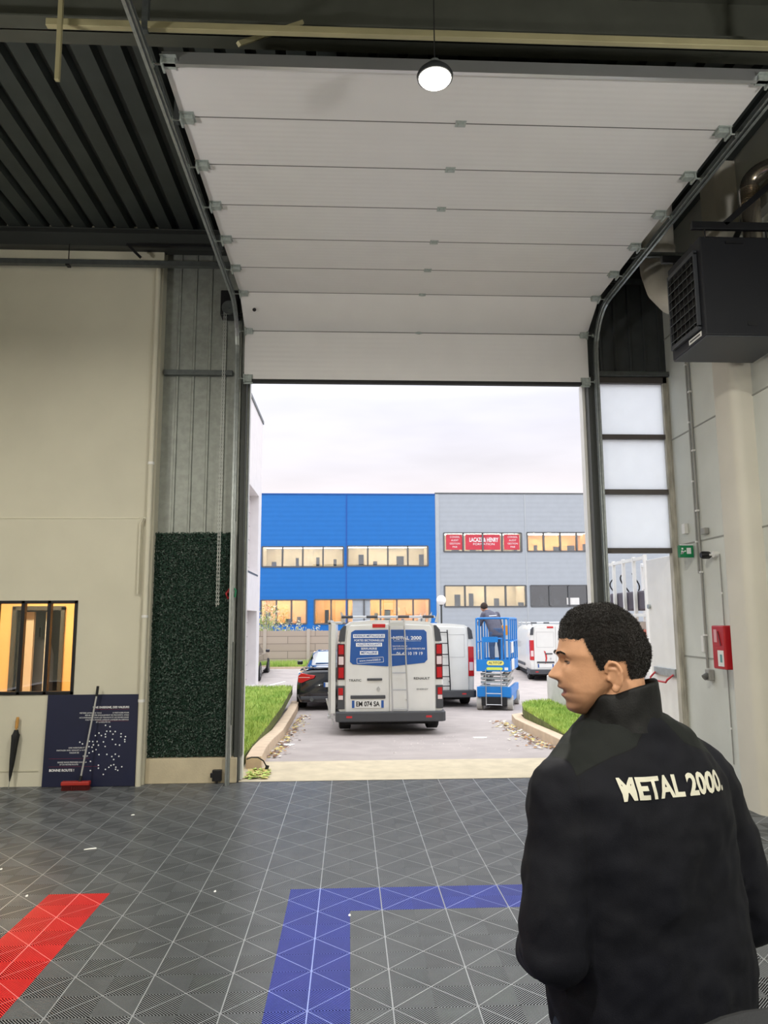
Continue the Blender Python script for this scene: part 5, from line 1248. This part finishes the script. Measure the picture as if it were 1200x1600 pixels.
me = bpy.data.meshes.new('hair'); me.from_pydata(V, [], F); me.materials.append(hair_m); me.polygons.foreach_set('use_smooth', [True] * len(F)); ho = bpy.data.objects.new('hair', me); COL.objects.link(ho); ho.parent = man
so_ = ho.modifiers.new('thickness', 'SOLIDIFY'); so_.thickness = .004; so_.offset = -1
V = []; F = []
for i in range(34000):
    z = rd.uniform(.07, .2350) if rd.random() < .8 else rd.uniform(.2, .235); t = rd.uniform(0, 2 * PI); x = head_pt(z, t)[0]
    e = z - hairline(x) + rd.uniform(-.002, .007)
    if e < 0: continue
    p = hp_(z, t); o_ = Vector((0, 0, .12)); d = (p - o_).normalized(); L = (.0014 + .0036 * min(1, max(0, e) / .06)) * rd.uniform(.6, 1.2)
    a = Vector((rd.gauss(0, 1), rd.gauss(0, 1), rd.gauss(0, 1))).normalized(); sd = d.cross(a).normalized() * .00055; tip = p + d * L * .7 + a * L * .8; mid = p + d * L * .6 + a * L * .1
    k = len(V); V += [tuple(HM @ (p - sd)), tuple(HM @ (p + sd)), tuple(HM @ (mid + sd)), tuple(HM @ (mid - sd)), tuple(HM @ tip)]; F += [(k, k + 1, k + 2, k + 3), (k + 3, k + 2, k + 4)]
me = bpy.data.meshes.new('curls'); me.from_pydata(V, [], F); me.materials.append(hair_m); co_ = bpy.data.objects.new('curls', me); COL.objects.link(co_); co_.parent = ho; co_['kind'] = 'stuff'
# eyebrows
V = []; F = []
for s in (1, -1):
    for i in range(420):
        u = rd.random(); y = .013 + .034 * u; z = .1325 + .006 * math.sin(u * PI * .8) - .003 * u + rd.uniform(-.0030, .0030) * (1 - .5 * u)
        t = None
        tt = math.asin(min(.99, (y / ip(WD, z)) ** (2.35 / 2))); p = Vector(head_pt(z, tt * s)) + Vector((.0012, 0, 0)); dv_ = Vector((.2, s * 1, .25)).normalized() * .007; k = len(V)
        V += [tuple(HM @ (p + Vector((0, 0, -.0005)))), tuple(HM @ (p + Vector((0, 0, .0005)))), tuple(HM @ (p + dv_ + Vector((.0008, 0, 0))))]; F.append((k, k + 1, k + 2))
me = bpy.data.meshes.new('eyebrows'); me.from_pydata(V, [], F); me.materials.append(hair_m); o = bpy.data.objects.new('eyebrows', me); COL.objects.link(o); o.parent = man; o['kind'] = 'stuff'

# jacket
jm_ = mat('navy_softshell', S(9, 11, 21), .75, var=.15, vscale=12, bump=.12, bscale=500, spec=.25)
t = jm_.node_tree; b = t.nodes['Principled BSDF']; src = b.inputs['Base Color'].links[0].from_socket
def mth(op, a, c=None, clamp=False):
    q = t.nodes.new('ShaderNodeMath'); q.operation = op; q.use_clamp = clamp
    for i, v in enumerate((a, c)):
        if v is None: continue
        if isinstance(v, (int, float)): q.inputs[i].default_value = v
        else: t.links.new(v, q.inputs[i])
    return q.outputs[0]
co = t.nodes.new('ShaderNodeTexCoord'); sp = t.nodes.new('ShaderNodeSeparateXYZ'); t.links.new(co.outputs['Object'], sp.inputs[0])
au = mth('ABSOLUTE', mth('ADD', sp.outputs['X'], .01))
low = mth('SUBTRACT', sp.outputs['Z'], mth('SUBTRACT', 1.556, mth('MULTIPLY', mth('SUBTRACT', au, .055), .36)))      # > 0 above the lower yoke seam
inn = mth('SUBTRACT', au, mth('SUBTRACT', .055, mth('MULTIPLY', mth('SUBTRACT', sp.outputs['Z'], 1.556), .8)))         # > 0 outside the diagonal seam
slv = mth('SUBTRACT', .188, au)
edge = mth('MINIMUM', mth('MINIMUM', low, inn), slv)
mask = mth('MULTIPLY', edge, 900., True)
mxn = t.nodes.new('ShaderNodeMix'); mxn.data_type = 'RGBA'; t.links.new(mask, mxn.inputs[0]); t.links.new(src, mxn.inputs[6]); mxn.inputs[7].default_value = S(22, 26, 25)
seam = mth('SUBTRACT', 1., mth('MULTIPLY', mth('ABSOLUTE', edge), 700.), True)
seam2 = mth('SUBTRACT', 1., mth('MULTIPLY', mth('ABSOLUTE', slv), 700.), True)
sm = mth('MAXIMUM', seam, mth('MULTIPLY', seam2, .7))
mx2 = t.nodes.new('ShaderNodeMix'); mx2.data_type = 'RGBA'; t.links.new(sm, mx2.inputs[0]); t.links.new(mxn.outputs[2], mx2.inputs[6]); mx2.inputs[7].default_value = S(3, 3, 4)
t.links.new(mx2.outputs[2], b.inputs['Base Color'])
m = MB()
m.loft([ell(None, z, cx, cy, a, b, 40, 2.4) for z, cx, cy, a, b in ((.985, .035, 0, .222, .14), (1.03, .035, 0, .228, .15), (1.12, .032, 0, .226, .148), (1.22, .02, -.002, .224, .142), (1.32, .01, -.006, .224, .140), (1.41, 0, -.01, .222, .136), (1.475, 0, -.012, .212, .126), (1.525, -.002, -.012, .182, .108), (1.562, -.005, -.012, .138, .092), (1.592, -.012, -.012, .092, .082), (1.606, -.015, -.012, .07, .07))])
for s, a in ARM.items():
    a = [Vector(p) for p in a]; m.capsule(a[0] + Vector((s * -.012, 0, -.012)), a[0].lerp(a[1], .5), .078, .070, 24); m.capsule(a[0].lerp(a[1], .5), a[1], .070, .064, 24); m.capsule(a[1], a[1].lerp(a[2], .75), .064, .050, 24)
    m.capsule(a[1].lerp(a[2], .6), a[2] + (a[2] - a[1]).normalized() * .004, .046, .040, 24)
    m.capsule(Vector((s * .08, -.012, 1.54)), a[0] + Vector((s * -.02, 0, .012)), .055, .060, 20)
jo = m.build('jacket', jm_, man); remesh(jo, .0065, 3)
tx = bpy.data.textures.new('cloth_folds', 'CLOUDS'); tx.noise_scale = .16; tx.noise_depth = 2
em_ = bpy.data.objects.new('fold_space', None)
dm_ = jo.modifiers.new('folds', 'DISPLACE'); dm_.texture = tx; dm_.texture_coords = 'LOCAL'; dm_.strength = .030; dm_.mid_level = .5
tx3 = bpy.data.textures.new('cloth_creases', 'CLOUDS'); tx3.noise_scale = .055; tx3.noise_depth = 1
d3 = jo.modifiers.new('creases', 'DISPLACE'); d3.texture = tx3; d3.texture_coords = 'LOCAL'; d3.strength = .010; d3.mid_level = .5
# stand collar
cl_ = MB()
cc = [(1.578, .086, .082, 0), (1.600, .080, .078, 0), (1.625, .0765, .075, .004), (1.648, .075, .074, .008), (1.660, .073, .072, .010)]
outer = []; inner_ = []
for z, a, b_, lf_ in cc:
    ring = []
    for k in range(48):
        tt = 2 * PI * k / 48; tilt = -.018 * math.cos(tt - math.radians(148)) if z > 1.58 else 0
        wob = 1 + .02 * math.sin(tt * 3 + z * 60)
        ring.append((-.022 + math.cos(tt) * a * wob, -.014 + math.sin(tt) * b_ * wob, z + tilt * (z - 1.578) / .08))
    outer.append(ring)
for r_ in outer[::-1]: inner_.append([((x + .022) * .93 - .022, (y + .014) * .93 - .014, z + (.0 if r_ is not outer[-1] else -.001)) for x, y, z in r_])
cl_.loft(outer + inner_, cap=False)
clo = cl_.build('collar', mat('black_collar_cloth', S(11, 12, 14), .6, spec=.3, bump=.1, bscale=300), man, smooth=True)
sb_ = clo.modifiers.new('s', 'SUBSURF'); sb_.levels = 1; sb_.render_levels = 1
tx2 = bpy.data.textures.new('collar_folds', 'CLOUDS'); tx2.noise_scale = .045
d2 = clo.modifiers.new('folds', 'DISPLACE'); d2.texture = tx2; d2.texture_coords = 'LOCAL'; d2.strength = .010; d2.mid_level = .5
# jeans, belt, shoes
m = MB(); m.loft([ell(None, z, 0, 0, a, b, 36) for z, a, b in ((.84, .172, .125), (.93, .182, .13), (1.02, .185, .132), (1.075, .185, .13))])
for s in (-1, 1): m.capsule((s * .092, 0, .90), (s * .115, .02, .50), .112, .082, 24); m.capsule((s * .115, .02, .50), (s * .122, -.01, .11), .078, .068, 24)
tro = m.build('trousers', mat('dark_blue_denim', S(30, 42, 62), .85, var=.2, vscale=60, bump=.2, bscale=300), man); remesh(tro, .008, 2)
for s in (-1, 1):
    m = MB(); m.loft([[(s * .13 + x * (1 if y < .1 else .9), y, z) for x, y, _ in ell(None, 0, 0, .05, a, b, 24)] for z, a, b in ((.0, .052, .145), (.03, .053, .145), (.055, .048, .13), (.085, .042, .07), (.11, .044, .055))]); m.build('shoe', black_rubber, man, smooth='auto')
# lettering wrapped on the back of the jacket
bpy.context.view_layer.update()
dg = bpy.context.evaluated_depsgraph_get(); ev = jo.evaluated_get(dg); bm = bmesh.new(); bm.from_mesh(ev.to_mesh()); bvh = BVHTree.FromBMesh(bm)
lt = text('METAL 2000.', .052, mat('cream_print', S(206, 204, 188), .6), (0, 0, 0), None, 'jacket_lettering', bold=.0019, width=.245, ext=0)
bl = bmesh.new(); bl.from_mesh(lt.data); bmesh.ops.triangulate(bl, faces=bl.faces); bmesh.ops.subdivide_edges(bl, edges=[e for e in bl.edges if e.calc_length() > .008], cuts=2); bl.to_mesh(lt.data); bl.free()
for v in lt.data.vertices:
    x, z = v.co.x - .006, v.co.z + 1.482
    h = bvh.ray_cast(Vector((x, -.6, z)), Vector((0, 1, 0)))
    y = h[0].y if h[0] else -.13
    v.co = (x, y - .0022, z)
lt.parent = man; bm.free()

# ---------------------------------------------------------------- chair in the bottom right corner
oc = thing('office_chair', (.70, 1.13, 0), 'dark grey rounded chair back cut off by the bottom right corner', 'chair')
cg = mat('dark_grey_chair_cloth', S(40, 42, 46), .85, var=.1, bump=.2, bscale=300)
m = MB(); rings = []
for y, k in ((-.045, .80), (-.03, .95), (0, 1), (.03, .95), (.045, .80)):
    ring = []
    for j in range(40):
        a = 2 * PI * j / 40; c, s = math.cos(a), math.sin(a)
        ring.append((.25 * k * math.copysign(abs(c) ** .55, c), y + .05 * (abs(c) ** 2), .98 + .27 * k * math.copysign(abs(s) ** .6, s)))
    rings.append(ring)
m.loft(rings).build('backrest', cg, oc, smooth='auto')
MB().box(-.24, .24, -.50, -.03, .44, .52).build('seat', cg, oc, bevel=.04, seg=4)
MB().bar((0, -.2, .42), (0, .06, .42), .06, .02).bar((0, .07, .42), (0, .06, .8), .06, .02).build('back_support', black_metal, oc)
MB().cyl((0, -.25, .1), (0, -.25, .44), .03, 14).build('column', steel_d, oc)
for k in range(5):
    a = 2 * PI * k / 5; e = (math.cos(a) * .28, -.25 + math.sin(a) * .28, .07)
    lg = MB().bar((0, -.25, .11), e, .04, .03).build('leg', black_metal, oc); MB().cyl((e[0] - .015, e[1], .03), (e[0] + .015, e[1], .03), .03, 14).build('castor', black_rubber, lg)
